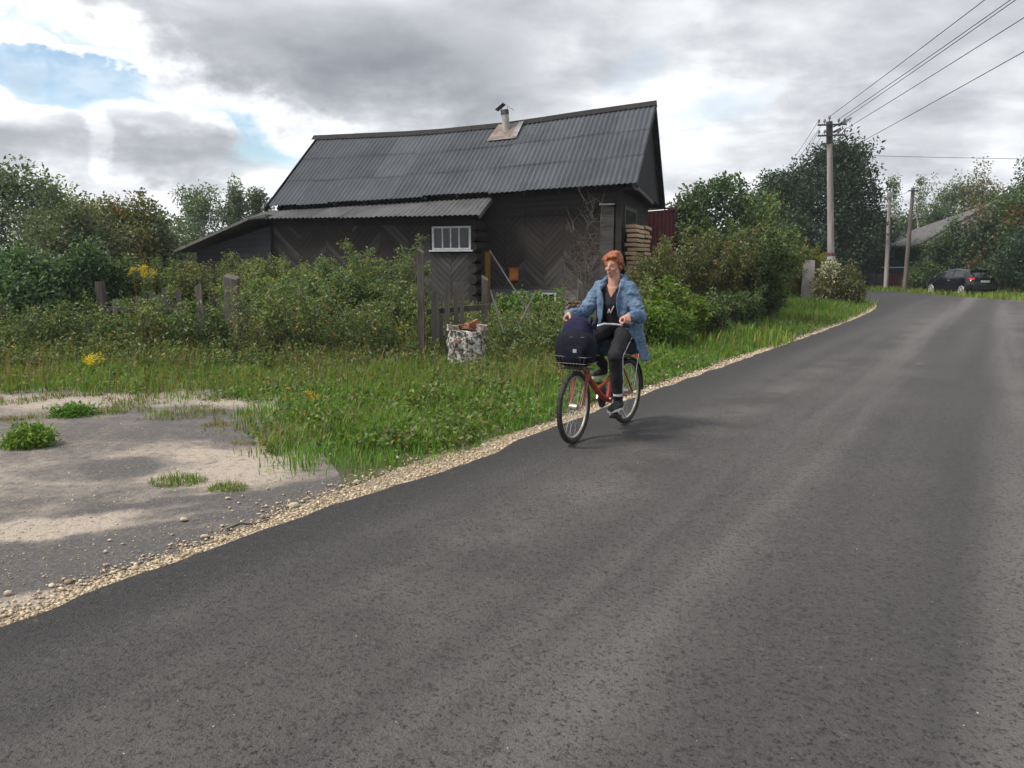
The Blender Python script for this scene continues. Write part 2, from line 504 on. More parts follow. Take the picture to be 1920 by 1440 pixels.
RZ = 0.045
far = [(0, 56.5), (12, 53.2), (22.4, 50.6), (24.0, 49.6), (24.2, 46.5), (23.7, 43.0), (23.5, 40), (23.5, 34), (23.3, 28), (19.5, 20), (14.6, 12), (7.5, 1), (0.5, -10)]
top = [(*p, RZ) for p in edge_j] + [(*p, RZ) for p in far]
N = len(edge_j)
skirt = [(p[0] + l[0] * (.05 + .02 * math.sin(i * 1.7)), p[1] + l[1] * .06, -.01) for i, (p, l) in enumerate(zip(edge_j, left))]
nt_ = len(top)
road = MB().add(top + skirt + [(x, y, -.01) for x, y in far],
                [tuple(range(nt_))] + [(i, i + 1, nt_ + i + 1, nt_ + i) for i in range(N - 1)]
                + [(N + i, N + i + 1, nt_ + N + i + 1, nt_ + N + i) for i in range(len(far) - 1)])
o = road.build('road', M['asphalt']); tag(o, kind='structure')
bm = bmesh.new(); bm.from_mesh(o.data); bmesh.ops.triangulate(bm, faces=[f for f in bm.faces if len(f.verts) > 4]); bm.to_mesh(o.data); bm.free()

# bare lot of sand and old tar beside the road
LOT_PX = [(-420, 742), (-120, 738), (0, 742), (130, 738), (300, 744), (410, 748), (478, 762), (440, 782), (425, 800), (470, 835), (520, 862), (545, 893), (610, 900), (700, 880), (750, 872), (800, 868)]
LOT = [tuple(gnd(*p)[:2]) for p in LOT_PX]
k0 = int(np.argmin(((edge - np.array(gnd(905, 868)[:2])) ** 2).sum(1)))
lot_edge = [tuple(p + l * -0.02) for p, l in zip(edge[k0::-6], left[k0::-6])]
LOT = LOT + lot_edge + [(-14, -10), (-16, 4)]
LOT = [(x + .05 * mnoise.noise(Vector((x * 3, y * 3, 0))), y + .05 * mnoise.noise(Vector((x * 3, y * 3, 7)))) for x, y in LOT]
m, nt, b = newmat('sandy_lot')
vec = objcoord(nt)
sx = nt.nodes.new('ShaderNodeSeparateXYZ'); nt.links.new(vec, sx.inputs[0])
X, Y = S(nt, sx.outputs[0]), S(nt, sx.outputs[1])
nlow = nz(nt, vec, 1.1, 5, .55, .3); nmid = nz(nt, vec, 4.0, 6, .6); nfin = nz(nt, vec, 42, 4, .7); npeb = nz(nt, vec, 120, 3, .7)
X2, Y2 = X + (nlow - .5) * .9, Y + (nlow - .5) * 1.1


def patch(px, py, rx, ry, tilt=0):
    p = gnd(px, py); c_, s_ = math.cos(R(tilt)), math.sin(R(tilt))
    a, d = X2 - p.x, Y2 - p.y
    e = ((a * c_ + d * s_) / rx); f = ((d * c_ - a * s_) / ry)
    return (e * e + f * f).sqrt().smooth(1.35, .55)


sand = patch(430, 870, .75, .55, -30) + patch(330, 850, .5, .5) * .7 + patch(220, 975, .95, .22, 22) + patch(130, 985, .5, .22, 20) * .6 \
    + patch(170, 1150, 1.6, .16, 40) * .8 + patch(60, 1130, .9, .13, 40) * .8 + patch(240, 750, 2.2, .5) * .7 + patch(50, 900, .7, .6) * .25 + patch(480, 760, .5, .6) * .6
tar = patch(80, 1060, .95, .38, 20) + patch(330, 950, .7, .22, 20) + patch(440, 960, .8, .22, 25) + patch(300, 870, .5, .35) * .7 + patch(180, 880, .5, .35) * .5 \
    + patch(390, 835, .5, .6) * .5 + patch(280, 800, .9, .7) * .45 + patch(650, 905, .6, .18, 25) * .8
f_ = (sand - tar * .85 + (nlow - .5) * 1.2 + (nmid - .5) * 1.3 + (nz(nt, vec, 14, 6, .75) - .5) * 1.0 + .30)
c = mixc(nt, f_.smooth(-.25, 1.35), (.080, .076, .077), (.40, .335, .275))
rgh = nz(nt, vec, 14, 6, .75)
c = mixc(nt, rgh.smooth(.50, .34) * .55, c, (.070, .066, .064))
c = mixc(nt, nfin.smooth(.42, .70) * .5, c, (.20, .18, .16))
c = mixc(nt, nfin.smooth(.44, .28) * .55, c, (.085, .078, .072))
c = mixc(nt, npeb.smooth(.64, .78) * .6, c, (.46, .42, .36))
nt.links.new(c, b.inputs['Base Color']); b.inputs['Roughness'].default_value = .9
bump(nt, b, nmid * .6 + rgh * .5 + nfin * .35 + npeb * .2, 1.0, .035)
M['lot'] = m
big = []
cxl, cyl = -3.2, 7.2
for i, (x, y) in enumerate(LOT):
    if i < len(LOT_PX): v = Vector((x - cxl, y - cyl)); v = v * (1 + .75 / v.length); x, y = cxl + v.x, cyl + v.y
    big.append((x, y))
o = MB().add([(x, y, .006) for x, y in big], [tuple(range(len(big)))]).build('bare_lot', M['lot']); tag(o, kind='structure')
bm = bmesh.new(); bm.from_mesh(o.data); bmesh.ops.triangulate(bm, faces=bm.faces[:]); bm.to_mesh(o.data); bm.free()


sel_b = [i for i in range(0, len(edge), 3) if .5 < edge[i][1] < 34]
vs = []
for i in sel_b:
    w_ = .15 + .10 * mnoise.noise(Vector((edge[i][0] * 1.3, edge[i][1] * 1.3, 2))) + .36 * math.exp(-((edge[i][1] - 6.2) / 1.1) ** 2)
    for t in (-.04, w_): q = edge[i] + left[i] * t; vs.append((q[0], q[1], .0095))
m, nt, b = newmat('gravel_bed'); vec = objcoord(nt)
c = mixc(nt, nz(nt, vec, 60, 4, .7).smooth(.35, .65), (.13, .105, .075), (.40, .33, .235))
nt.links.new(c, b.inputs['Base Color']); b.inputs['Roughness'].default_value = .95; bump(nt, b, nz(nt, vec, 60, 4, .7), 1.0, .02)
o = MB().add(vs, [(2 * i, 2 * i + 1, 2 * i + 3, 2 * i + 2) for i in range(len(sel_b) - 1)]).build('shoulder', m); tag(o, kind='structure')

# ------------------------------------------------------------------ stones of the shoulder
def stone_shapes(k=10):
    out = []
    bm = bmesh.new(); bmesh.ops.create_icosphere(bm, subdivisions=1, radius=1); base = np.array([v.co[:] for v in bm.verts]); F = np.array([[v.index for v in f.verts] for f in bm.faces]); bm.free()
    for i in range(k):
        v = base * (1 + rng.uniform(-.32, .25, (len(base), 1))); v *= np.array([1, rng.uniform(.6, 1), rng.uniform(.4, .75)])
        out.append(v)
    return out, F


SHP, SF = stone_shapes()


def stones_mesh(name, P, size, mat):
    n = len(P); V = np.empty((n * 12, 3)); k = rng.integers(0, len(SHP), n); a = rng.uniform(0, 6.28, n)
    S3 = np.array(SHP)[k] * size[:, None, None]
    ca, sa = np.cos(a)[:, None], np.sin(a)[:, None]
    V = np.stack([S3[..., 0] * ca - S3[..., 1] * sa, S3[..., 0] * sa + S3[..., 1] * ca, S3[..., 2]], 2) + P[:, None, :]
    Fc = (SF[None] + (np.arange(n) * 12)[:, None, None]).reshape(-1, 3)
    return np_mesh(name, V.reshape(-1, 3), Fc, mat)


def stonemat(name, a, m_, l):
    m, nt, b = newmat(name)
    g_ = nt.nodes.new('ShaderNodeNewGeometry'); cr = nt.nodes.new('ShaderNodeValToRGB'); nt.links.new(g_.outputs['Random Per Island'], cr.inputs[0])
    e = cr.color_ramp.elements; e[0].color = (*a, 1); e[1].color = (*l, 1); k = e.new(.5); k.color = (*m_, 1)
    n = nz(nt, objcoord(nt), 60, 4); c = mixc(nt, n.smooth(.4, .7) * .5, cr.outputs[0], (.16, .13, .10))
    nt.links.new(c, b.inputs['Base Color']); b.inputs['Roughness'].default_value = .9
    return m


M['stone'] = stonemat('stone', (.22, .17, .115), (.42, .33, .22), (.60, .51, .38))
pts, szs = [], []
ys = edge[:, 1]
sel = np.where((ys > 1.2) & (ys < 30))[0]
seg = np.r_[0, np.linalg.norm(np.diff(edge, axis=0), axis=1)]
dens_ = np.where(ys < 9, 1700, np.where(ys < 16, 600, 170)) * seg * ((ys > 1.0) & (ys < 32))
cum = np.cumsum(dens_); NS = int(cum[-1])
for tries in range(NS):
    i = int(np.searchsorted(cum, rng.random() * cum[-1])); y = ys[i]
    wid = .12 + .05 * mnoise.noise(Vector((edge[i][0] * .9, y * .9, 5))) + (.07 if 4.6 < y < 6.6 else 0)
    off = abs(rng.normal(0, wid)) - .02
    if rng.random() < .04: off *= 3.0
    s = .0045 + .0105 * rng.random() ** 2.4
    if rng.random() < .02: s *= 1.8
    if y > 9: s *= 1.5
    p = edge_j[i] + left[i] * (off + .045) + tang[i] * rng.uniform(-.09, .09) + rng.normal(0, .012, 2)
    pts.append((p[0], p[1], s * .25 + .010)); szs.append(s)
for k in range(90):                                 # loose grit carried onto the asphalt
    p = gnd(rng.uniform(150, 1900), rng.uniform(700, 1430), RZ)
    if road_dist(np.array([[p.x, p.y]]))[0] < -.1: s = .0022 + .003 * rng.random() ** 2; pts.append((p.x, p.y, RZ + s * .3)); szs.append(s)
for k in range(2600):                                # scattered grit on the lot
    p = gnd(rng.uniform(-60, 760), 745 + 440 * rng.random())
    if in_poly(np.array([[p.x, p.y]]), LOT)[0]:
        s = .0025 + .007 * rng.random() ** 3; pts.append((p.x, p.y, .008)); szs.append(s)
o = np_obj('shoulder_gravel', stones_mesh('shoulder_gravel', np.array(pts), np.array(szs), M['stone']))
tag(o, 'yellowish crushed stone strewn along the asphalt edge', 'gravel', kind='stuff')

M['stone_big'] = pmat('stone_big', (.46, .40, .31), (.28, .23, .17), 18, .9, bmp=.5)
for px, py, s, lab in [(345, 979, .035, 'pale rounded stone lying alone on the grey lot'), (553, 953, .045, 'biggest pale stone in the gravel heap beside the asphalt'),
                       (383, 1011, .034, 'pale stone beside the dry stick on the lot'), (427, 938, .028, 'pale stone just below the grassy island of the lot'),
                       (668, 908, .034, 'lone stone on the tar strip between grass and gravel'), (640, 915, .024, 'small stone on the tar strip, nearer the grass corner'),
                       (15, 1118, .03, 'pale stone at the left edge of the lot')]:
    p = gnd(px, py); sh = SHP[int(rng.integers(0, len(SHP)))] * s
    o = np_obj('stone', np_mesh('stone', sh, SF, M['stone_big'], smooth=False)); o.location = (p.x, p.y, .006 + s * .35)
    md = o.modifiers.new('b', 'BEVEL'); md.width = s * .15
    tag(o, lab, 'stone', 'loose stones on the lot')
mb = MB(); P = [gnd(425, 998), gnd(450, 990), gnd(480, 987), gnd(508, 980)]
mb.tube([(p.x, p.y, .018 + .01 * (i % 2)) for i, p in enumerate(P)], [.008, .007, .006, .003], 6)
mb.tube([(P[0].x, P[0].y, .02), (gnd(428, 1008).x, gnd(428, 1008).y, .012)], [.006, .003], 5)
tag(mb.build('stick', M['wood_old']), 'dark crooked dry stick lying on the lot near the gravel', 'stick')

# ------------------------------------------------------------------ the old wooden house
TH = R(18)
HX = Vector((math.cos(TH), -math.sin(TH), 0)); HY = Vector((math.sin(TH), math.cos(TH), 0))
_A = at(1190, 343, 21); HO = Vector((_A.x, _A.y, 0))


def hl(P):
    q = P - HO; return Vector((q.dot(HX), q.dot(HY), P.z))


def hy(px, py, y):
    d = ray(px, py); return hl(CAM + d * ((y - (CAM - HO).dot(HY)) / d.dot(HY)))


def hx(px, py, x):
    d = ray(px, py); return hl(CAM + d * ((x - (CAM - HO).dot(HX)) / d.dot(HX)))


def sheetmat(name, c1, c2, c3):
    m, nt, b = newmat(name); vec = objcoord(nt)
    a = nz(nt, vec, 1.2, 5, .6); f = nz(nt, vec, 22, 5, .7); sstr = nz(nt, objcoord(nt, (7, .7, .7)), 3, 5, .65)
    c = mixc(nt, (a * .5 + sstr * .5).smooth(.35, .65), c1, c2)
    c = mixc(nt, f.smooth(.58, .74) * .55, c, c3)
    oi = nt.nodes.new('ShaderNodeObjectInfo'); r = S(nt, oi.outputs['Random'])
    sc_ = nt.nodes.new('ShaderNodeVectorMath'); sc_.operation = 'SCALE'; nt.links.new(c, sc_.inputs[0]); nt.links.new((r * .2 + .9).v, sc_.inputs['Scale'])
    nt.links.new(sc_.outputs[0], b.inputs['Base Color']); b.inputs['Roughness'].default_value = .85; bump(nt, b, f, .4, .008)
    return m


M['slate'] = sheetmat('slate', (.042, .047, .056), (.066, .072, .084), (.145, .152, .162))
M['slate_light'] = sheetmat('slate_light', (.055, .056, .060), (.100, .100, .103), (.19, .19, .185))
M['dark_wood'] = pmat('dark_wood', (.010, .0085, .009), (.019, .016, .0155), 10, .85, stretch=(1, 1, .12), bmp=.4, vary=.2)
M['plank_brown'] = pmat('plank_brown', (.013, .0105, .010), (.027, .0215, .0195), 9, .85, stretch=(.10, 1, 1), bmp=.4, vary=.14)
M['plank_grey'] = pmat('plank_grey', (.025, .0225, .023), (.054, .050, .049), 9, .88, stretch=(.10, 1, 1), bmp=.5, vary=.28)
M['plank_black'] = pmat('plank_black', (.009, .010, .013), (.017, .018, .023), 9, .85, stretch=(.10, 1, 1), bmp=.4, vary=.25)
M['white_trim'] = pmat('white_trim', (.50, .51, .53), (.36, .37, .40), 14, .6, bmp=.1)
M['pane'] = pmat('pane', (.012, .014, .018), (.020, .022, .027), 3, .08, spec=.5)
M['zinc'] = pmat('zinc', (.30, .31, .32), (.19, .18, .18), 8, .45, metal=.5)
M['rust_zinc'] = pmat('rust_zinc', (.22, .195, .185), (.15, .10, .08), 5, .55, metal=.25)
M['pipe'] = pmat('pipe', (.34, .34, .32), (.24, .24, .23), 7, .85, bmp=.3)
M['orange'] = pmat('orange_paint', (.40, .14, .03), (.28, .09, .02), 8, .6)
M['ochre'] = pmat('ochre_paint', (.30, .17, .03), (.22, .12, .025), 7, .7)
M['foundation'] = pmat('foundation', (.13, .13, .135), (.08, .08, .085), 4, .9, bmp=.4)

house = thing('wooden_house', 'dark weathered wooden house with grey corrugated roof behind the overgrown fence', 'house', HO, -TH)
EAVE = [(0.05, 3.80), (-4.2, 3.66), (-11.3, 3.45)]
RIDGE = [(0.05, 6.42), (-2.3, 6.24), (-4.4, 6.06), (-7.4, 5.95), (-11.6, 6.0)]
RY = 3.1


def clip_poly(poly, x0, x1, z0, z1):
    for ax, v, s in ((0, x0, 1), (0, x1, -1), (1, z0, 1), (1, z1, -1)):
        out = []
        for i in range(len(poly)):
            a, b2 = poly[i - 1], poly[i]
            ia, ib = (a[ax] - v) * s >= 0, (b2[ax] - v) * s >= 0
            if ia != ib:
                t = (v - a[ax]) / (b2[ax] - a[ax]); out.append((a[0] + (b2[0] - a[0]) * t, a[1] + (b2[1] - a[1]) * t))
            if ib: out.append(b2)
        poly = out
        if len(poly) < 3: return []
    return poly


def plank(parent, poly, ang, y, mat, thick=.022, name='plank'):
    """one board lying in the plane y = const; the grain runs along its own x axis"""
    cx = sum(p[0] for p in poly) / len(poly); cz = sum(p[1] for p in poly) / len(poly)
    ca, sa = math.cos(ang), math.sin(ang)
    L = [((p[0] - cx) * ca + (p[1] - cz) * sa, -(p[0] - cx) * sa + (p[1] - cz) * ca) for p in poly]
    mb = MB().prism([(a, 0, b_) for a, b_ in L], (0, -thick, 0))
    o = mb.build(name, mat, parent)
    o.matrix_local = Matrix(((ca, 0, -sa, cx), (0, 1, 0, y + random.uniform(-.0025, .0025)), (sa, 0, ca, cz), (0, 0, 0, 1)))
    return o


def herring(parent, x0, x1, z0, z1, y, pw, w, mat_at, flip=0):
    n = max(1, round((x1 - x0) / pw)); pw = (x1 - x0) / n
    for i in range(n):
        a = R(45) if (i + flip) % 2 else R(135)
        xa, xb = x0 + i * pw, x0 + (i + 1) * pw
        ca, sa = math.cos(a), math.sin(a); nx, nz_ = -sa, ca
        cs = [xx * nx + z_ * nz_ for xx in (xa, xb) for z_ in (z0, z1)]
        k = min(cs)
        while k < max(cs):
            ww = w * random.uniform(.92, 1.06)
            mid = ((xa + xb) / 2, (z0 + z1) / 2); m0 = mid[0] * nx + mid[1] * nz_
            d0, d1 = k - m0 + .0012, k + ww - m0 - .0012
            q = [(mid[0] + s * ca + d * nx, mid[1] + s * sa + d * nz_) for s, d in ((-4, d0), (4, d0), (4, d1), (-4, d1))]
            q = clip_poly(q, xa + .003, xb - .003, z0, z1)
            if len(q) >= 3:
                area = abs(sum(q[j - 1][0] * q[j][1] - q[j][0] * q[j - 1][1] for j in range(len(q)))) / 2
                if area > .004:
                    zc = sum(p[1] for p in q) / len(q)
                    plank(parent, q, a, y, mat_at(zc))
            k += ww


# walls
WX0, WX1, WY = -4.4, -.45, .45
MB().box((-7.8, .55, 1.9), (6.9, .16, 3.3)).build('back_wall', M['dark_wood'], house)
wall = MB().box(((WX0 + WX1) / 2, WY + .10, 1.95), (WX1 - WX0, .16, 3.7)).build('wall', M['dark_wood'], house)
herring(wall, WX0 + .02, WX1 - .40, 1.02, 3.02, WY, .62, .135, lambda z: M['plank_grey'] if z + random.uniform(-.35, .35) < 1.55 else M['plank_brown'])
MB().box(((WX0 + WX1) / 2, WY - .02, .985), (WX1 - WX0, .07, .10)).build('sill_board', M['plank_grey'], wall)
MB().box(((WX0 + WX1) / 2, WY - .02, 3.09), (WX1 - WX0, .06, .13)).build('frieze_board', M['dark_wood'], wall)
for k in range(3):
    z = 3.24 + k * .15
    plank(wall, [(WX0, z - .07), (WX1, z - .07), (WX1, z + .07), (WX0, z + .07)], 0, WY, M['plank_brown'], name='eave_plank')
MB().box(((WX0 + WX1) / 2, WY - .05, .47), (WX1 - WX0 + .1, .12, .94)).build('foundation', M['foundation'], house)
# basement windows
for px0, py0, px1, py1 in ((962, 546, 990, 566), (1016, 549, 1043, 577)):
    a, b_ = hy(px0, py0, WY - .11), hy(px1, py1, WY - .11)
    cx, cz, w, h = (a.x + b_.x) / 2, max((a.z + b_.z) / 2, .45), b_.x - a.x, a.z - b_.z
    win = MB().box((cx, WY - .125, cz), (w - .06, .02, h - .06)).build('basement_window', M['pane'], house)
    f = MB()
    for s in (-1, 1): f.box((cx + s * (w / 2 - .02), WY - .14, cz), (.05, .05, h)); f.box((cx, WY - .14, cz + s * (h / 2 - .02)), (w - .09, .046, .045))
    f.box((cx, WY - .14, cz), (.03, .04, h - .09)); f.build('frame', M['white_trim'], win)
# corner pilaster with its metal cap
a, b_ = hy(1127, 383, .33), hy(1152, 383, .33)
MB().box(((a.x + b_.x) / 2, .36, 1.95), (b_.x - a.x, .14, 2.62)).build('corner_post', M['plank_grey'], house)
MB().box(((a.x + b_.x) / 2, .33, 3.285), (b_.x - a.x + .06, .22, .035)).build('post_cap', M['zinc'], house)
MB().box((-.47, .40, 1.9), (.16, .16, 3.6)).build('corner_board', M['plank_brown'], house)

# gable wall on the right
GY1 = 5.75
gw = MB().box((-.55, (WY + .2 + GY1) / 2, 1.95), (.16, GY1 - WY - .2, 3.7)).build('gable_wall', M['dark_wood'], house)
nb = 34
for k in range(nb):                                    # vertical boards of the gable triangle
    y0, y1 = .25 + k * (5.75 / nb), .25 + (k + 1) * (5.75 / nb); ym = (y0 + y1) / 2
    zt = 3.72 + (6.30 - 3.72) * (1 - abs(ym - RY) / 2.95) - .05
    if zt < 3.80: continue
    MB().box((-.10 + random.uniform(-.004, .004), ym, (3.72 + zt) / 2), (.025, (y1 - y0) - .008, zt - 3.72)).build('plank', M['plank_black'], gw)
MB().box((-.28, RY, 3.69), (.42, 5.7, .05)).build('gable_shelf', M['dark_wood'], gw)
MB().bar((.08, -.02, 3.66), (.08, 3.0, 3.50), .04, .09).build('skirt_board', M['wood_grey'], gw)
for k in range(22):
    z = .1 + k * .165
    MB().box((-.455, 3.1, z), (.03, 5.1, .155)).build('plank', M['plank_brown'], gw)
gwin = MB().box((-.435, 2.0, 2.55), (.02, 1.9, 1.3)).build('gable_window', M['pane'], house)
f = MB()
for s in (-1, 1): f.box((-.43, 2.0 + s * .98, 2.55), (.06, .12, 1.5)); f.box((-.43, 2.0, 2.55 + s * .70), (.055, 2.1, .11))
f.build('frame', M['wood_grey'], gwin)

# annex along the left part of the front
AX0, AX1, AY = -10.9, -4.45, -.5
aw = MB().box(((AX0 + AX1) / 2, AY + .10, 1.55), (AX1 - AX0, .16, 2.9)).build('annex_wall', M['dark_wood'], house)
a, b_ = hy(811, 425, AY), hy(884, 468, AY)
wx0, wx1, wz0, wz1 = a.x, b_.x, b_.z, a.z
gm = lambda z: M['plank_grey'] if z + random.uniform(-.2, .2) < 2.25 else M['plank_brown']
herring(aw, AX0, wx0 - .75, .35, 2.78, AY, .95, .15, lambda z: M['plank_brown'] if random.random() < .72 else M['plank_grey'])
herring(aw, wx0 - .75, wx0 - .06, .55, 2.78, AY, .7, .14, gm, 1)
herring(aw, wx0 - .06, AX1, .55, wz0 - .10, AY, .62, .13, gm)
MB().box(((AX0 + AX1) / 2, AY - .02, 2.86), (AX1 - AX0, .06, .16)).build('frieze_board', M['dark_wood'], aw)
win = MB().box(((wx0 + wx1) / 2, AY - .005, (wz0 + wz1) / 2), (wx1 - wx0 - .04, .02, wz1 - wz0 - .04)).build('window', M['pane'], house)
f = MB(); W_, H_ = wx1 - wx0, wz1 - wz0
for s in (-1, 1):
    f.box(((wx0 + wx1) / 2 + s * (W_ / 2 - .03), AY - .035, (wz0 + wz1) / 2), (.06, .05, H_)); f.box(((wx0 + wx1) / 2, AY - .035, (wz0 + wz1) / 2 + s * (H_ / 2 - .025)), (W_ - .12, .046, .05))
f.build('frame', M['white_trim'], win)
for k in (.27, .48, .70): MB().box((wx0 + W_ * k, AY - .03, (wz0 + wz1) / 2), (.035, .035, H_ - .1)).build('mullion', M['white_trim'], win)
MB().box(((wx0 + wx1) / 2, AY - .06, wz0 - .03), (W_ + .14, .12, .04)).build('sill', M['white_trim'], win)
# log ends and the ochre door in the annex's short side
for k in range(9):
    MB().tube([(AX1 + .02, AY - .04, .35 + k * .3), (AX1 + .02, WY - .1, .35 + k * .3)], .145, 10).build('log', M['plank_brown'], aw, True)
d = MB().box((AX1 + .20, .18, 1.05), (.05, .62, 1.95)).build('door', M['ochre'], house)
MB().box((AX1 + .235, .0, 1.05), (.03, .03, .14)).build('handle', M['zinc'], d)
for yy_ in (-.16, .52): MB().box((AX1 + .21, yy_, 1.06), (.09, .06, 2.04)).build('door_post', M['dark_wood'], d)
# low shed at the far left end, its roof falling to the left
s0, s1 = hy(468, 411, -.9), hy(333, 468.5, -.9)
shed = MB().prism([(AX0, -.62, .1), (AX0, -.62, s0.z - .18), (s1.x + .5, -.62, s1.z - .02), (s1.x + .5, -.62, .1)], (0, 5.4, 0)).build('shed_wall', M['dark_wood'], house)
for k in range(15):
    z0_, z1_ = .15 + k * .19, .15 + k * .19 + .18
    xr = lambda z: AX0 + (s1.x + .5 - AX0) * max(0, min(1, (s0.z - .2 - z) / (s0.z - s1.z)))
    if z0_ > s0.z - .25: break
    xl0, xl1 = (s1.x + .5 if z0_ < s1.z - .05 else xr(z0_)), (s1.x + .5 if z1_ < s1.z - .05 else xr(z1_))
    plank(shed, [(xl0, z0_), (AX0 - .03, z0_), (AX0 - .03, z1_), (xl1, z1_)], 0, -.64, M['plank_black'])
sl = MB().prism([(s0.x + .6, -.95, s0.z + .13), (s0.x, -.95, s0.z + .03), (s1.x, -.95, s1.z), (s1.x, -.95, s1.z - .06), (s0.x, -.95, s0.z - .03), (s0.x + .6, -.95, s0.z + .05)], (0, 6.2, 0)).build('shed_roof', M['slate_light'], house)
MB().bar((s0.x, -.97, s0.z + .01), (s1.x, -.97, s1.z - .02), .03, .08).build('verge_board', M['wood_grey'], sl)


MB().prism([(-11.15, .3, 0), (-11.15, 5.9, 0), (-11.15, 5.9, 3.6), (-11.15, RY, 5.85), (-11.15, .3, 3.6)], (-.12, 0, 0)).build('end_wall', M['dark_wood'], house)


# roof of corrugated sheets, each sheet its own piece
def sheet(parent, x0, x1, P, t0, t1, mat, lift=0.0, amp=.019, name='roof_sheet'):
    n = max(4, round((x1 - x0) / .15 * 4)); vs = []
    for L in (0, 1):                                   # upper skin, lower skin
        for t in (t0, t1):
            for i in range(n + 1):
                x = x0 + (x1 - x0) * i / n
                p, nrm = P(x, t)
                w = amp * math.sin(2 * math.pi * x / .15)
                vs.append(p + nrm * (w + lift * (1 - (t - t0) / (t1 - t0)) - .009 * L))
    m_ = n + 1; fs = []
    for i in range(n):
        fs += [(i, i + 1, m_ + i + 1, m_ + i), (2 * m_ + i, 3 * m_ + i, 3 * m_ + i + 1, 2 * m_ + i + 1), (i, 2 * m_ + i, 2 * m_ + i + 1, i + 1)]
    fs += [(0, m_, 3 * m_, 2 * m_), (n, 2 * m_ + n, 3 * m_ + n, m_ + n)]
    return MB().add(vs, fs).build(name, mat, parent, True)


def front(x, t):
    z0, z1 = interp(EAVE, x), interp(RIDGE, x)
    if x < -4.2: z0 -= .07 * 0
    nrm = Vector((0, -(z1 - z0), RY)).normalized()
    return Vector((x, RY * t, z0 + (z1 - z0) * t)), nrm


def back(x, t):
    z0, z1 = 3.62, interp(RIDGE, x)
    nrm = Vector((0, z1 - z0, 2.95)).normalized()
    return Vector((x, RY + 2.95 * t, z1 + (z0 - z1) * t)), nrm


roof = MB()
for k in range(12):                                    # rafters carry the roof
    x = -.1 - k * 1.0
    p0, p1 = front(x, .0)[0], front(x, .985)[0]
    roof.bar(p0 + Vector((0, .05, -.10)), p1 + Vector((0, 0, -.10)), .06, .12)
roof = roof.build('roof', M['dark_wood'], house)
cols = 11; xs = [.05 - k * (11.45 / cols) for k in range(cols + 1)]
rows = [(-.01, .36), (.33, .69), (.66, .985)]
for r_, (t0, t1) in enumerate(rows):
    for k in range(cols):
        j = random.uniform(-.012, .012)
        tt0 = t0 + j + (.012 if (r_ == 0 and k >= 4) else 0)
        sheet(roof, xs[k + 1] - .03, xs[k] + .02, front, tt0, t1 + j, M['slate'], .012 + random.uniform(0, .012))
for k in range(cols): sheet(roof, xs[k + 1] - .02, xs[k] + .02, back, .01, 1.02, M['slate'], .01)
for k in range(10):                                    # ridge boards
    xa, xb = .10 - k * 1.17, .10 - (k + 1) * 1.17 - .04
    za, zb = interp(RIDGE, xa), interp(RIDGE, xb)
    mb = MB().prism([(xa, RY - .17, za - .09), (xa, RY, za + .085), (xa, RY + .17, za - .09), (xa, RY, za + .05)], (xb - xa, 0, zb - za))
    mb.build('ridge_cap', M['dark_wood'], roof)
for xg in (.075, -11.52):                              # barge boards
    p0, p1, p2 = front(xg, -.01)[0], front(xg, 1)[0], back(xg, 1.0)[0]
    MB().bar(p0 + Vector((0, 0, -.09)), p1 + Vector((0, 0, -.09)), .03, .15).build('barge_board', M['plank_black'], roof)
    MB().bar(p1 + Vector((0, 0, -.092)), p2 + Vector((0, 0, -.09)), .03, .15).build('barge_board', M['plank_black'], roof)


def lean(x, t):
    z0, z1 = 2.99 + (x + 4.2) * -.003, interp(EAVE, x) - .13
    nrm = Vector((0, -(z1 - z0), 1.05)).normalized()
    return Vector((x, -.95 + 1.05 * t, z0 + (z1 - z0) * t)), nrm


for k in range(7):
    x1_ = -4.05 - k * 1.065
    sheet(roof, x1_ - 1.08, x1_, lean, -.02 + random.uniform(-.02, .02), 1.0, M['slate_light'], .01 + random.uniform(0, .012))
pa, pb = lean(-4.06, 0)[0], lean(-4.06, 1)[0]
MB().bar(pa + Vector((0, 0, -.07)), pb + Vector((0, 0, -.07)), .03, .10).build('barge_board', M['wood_grey'], roof)

# chimney: asbestos pipe, dark band, folded cap, patched flashing
pb_, pt_ = hy(950, 246, 2.75), hy(946, 207, 2.75)
ch = MB().tube([pb_ - Vector((0, 0, .25)), pb_, pt_], [.12, .118, .112], 16).build('chimney', M['pipe'], roof, True)
M['soot'] = pmat('soot', (.05, .05, .06), (.10, .10, .115), 6, .6, metal=.3)
up = (pt_ - pb_).normalized()
MB().tube([pt_ - up * .13, pt_ + up * .01], .128, 16).build('collar', M['soot'], ch, True)
for s in (-1, 1):
    q = pt_ + Vector((s * .13, 0, .11))
    MB().box(q, (.33, .30, .014), Matrix.Rotation(s * R(36), 3, 'Y')).build('cap_plate', M['soot'] if s < 0 else M['zinc'], ch)
for s in (-1, 1): MB().bar(pt_ + Vector((s * .09, 0, -.02)), pt_ + Vector((s * .09, 0, .15)), .012, .012).build('cap_strut', M['soot'], ch)
q0, q1, q2, q3 = front(-4.99, .735), front(-4.02, .735), front(-4.12, .99), front(-4.86, .99)
off = .060
vs = [p + n_ * off for p, n_ in (q0, q1, q2, q3)]
nn = q0[1]
MB().prism(vs, -nn * .012).build('flashing', M['rust_zinc'], roof)
vs = [front(-4.22, .75)[0] + nn * .075, front(-4.02, .75)[0] + nn * .075, front(-4.02, .99)[0] + nn * .075, front(-4.18, .99)[0] + nn * .075]
MB().prism(vs, -nn * .01).build('flashing', M['zinc'], roof)

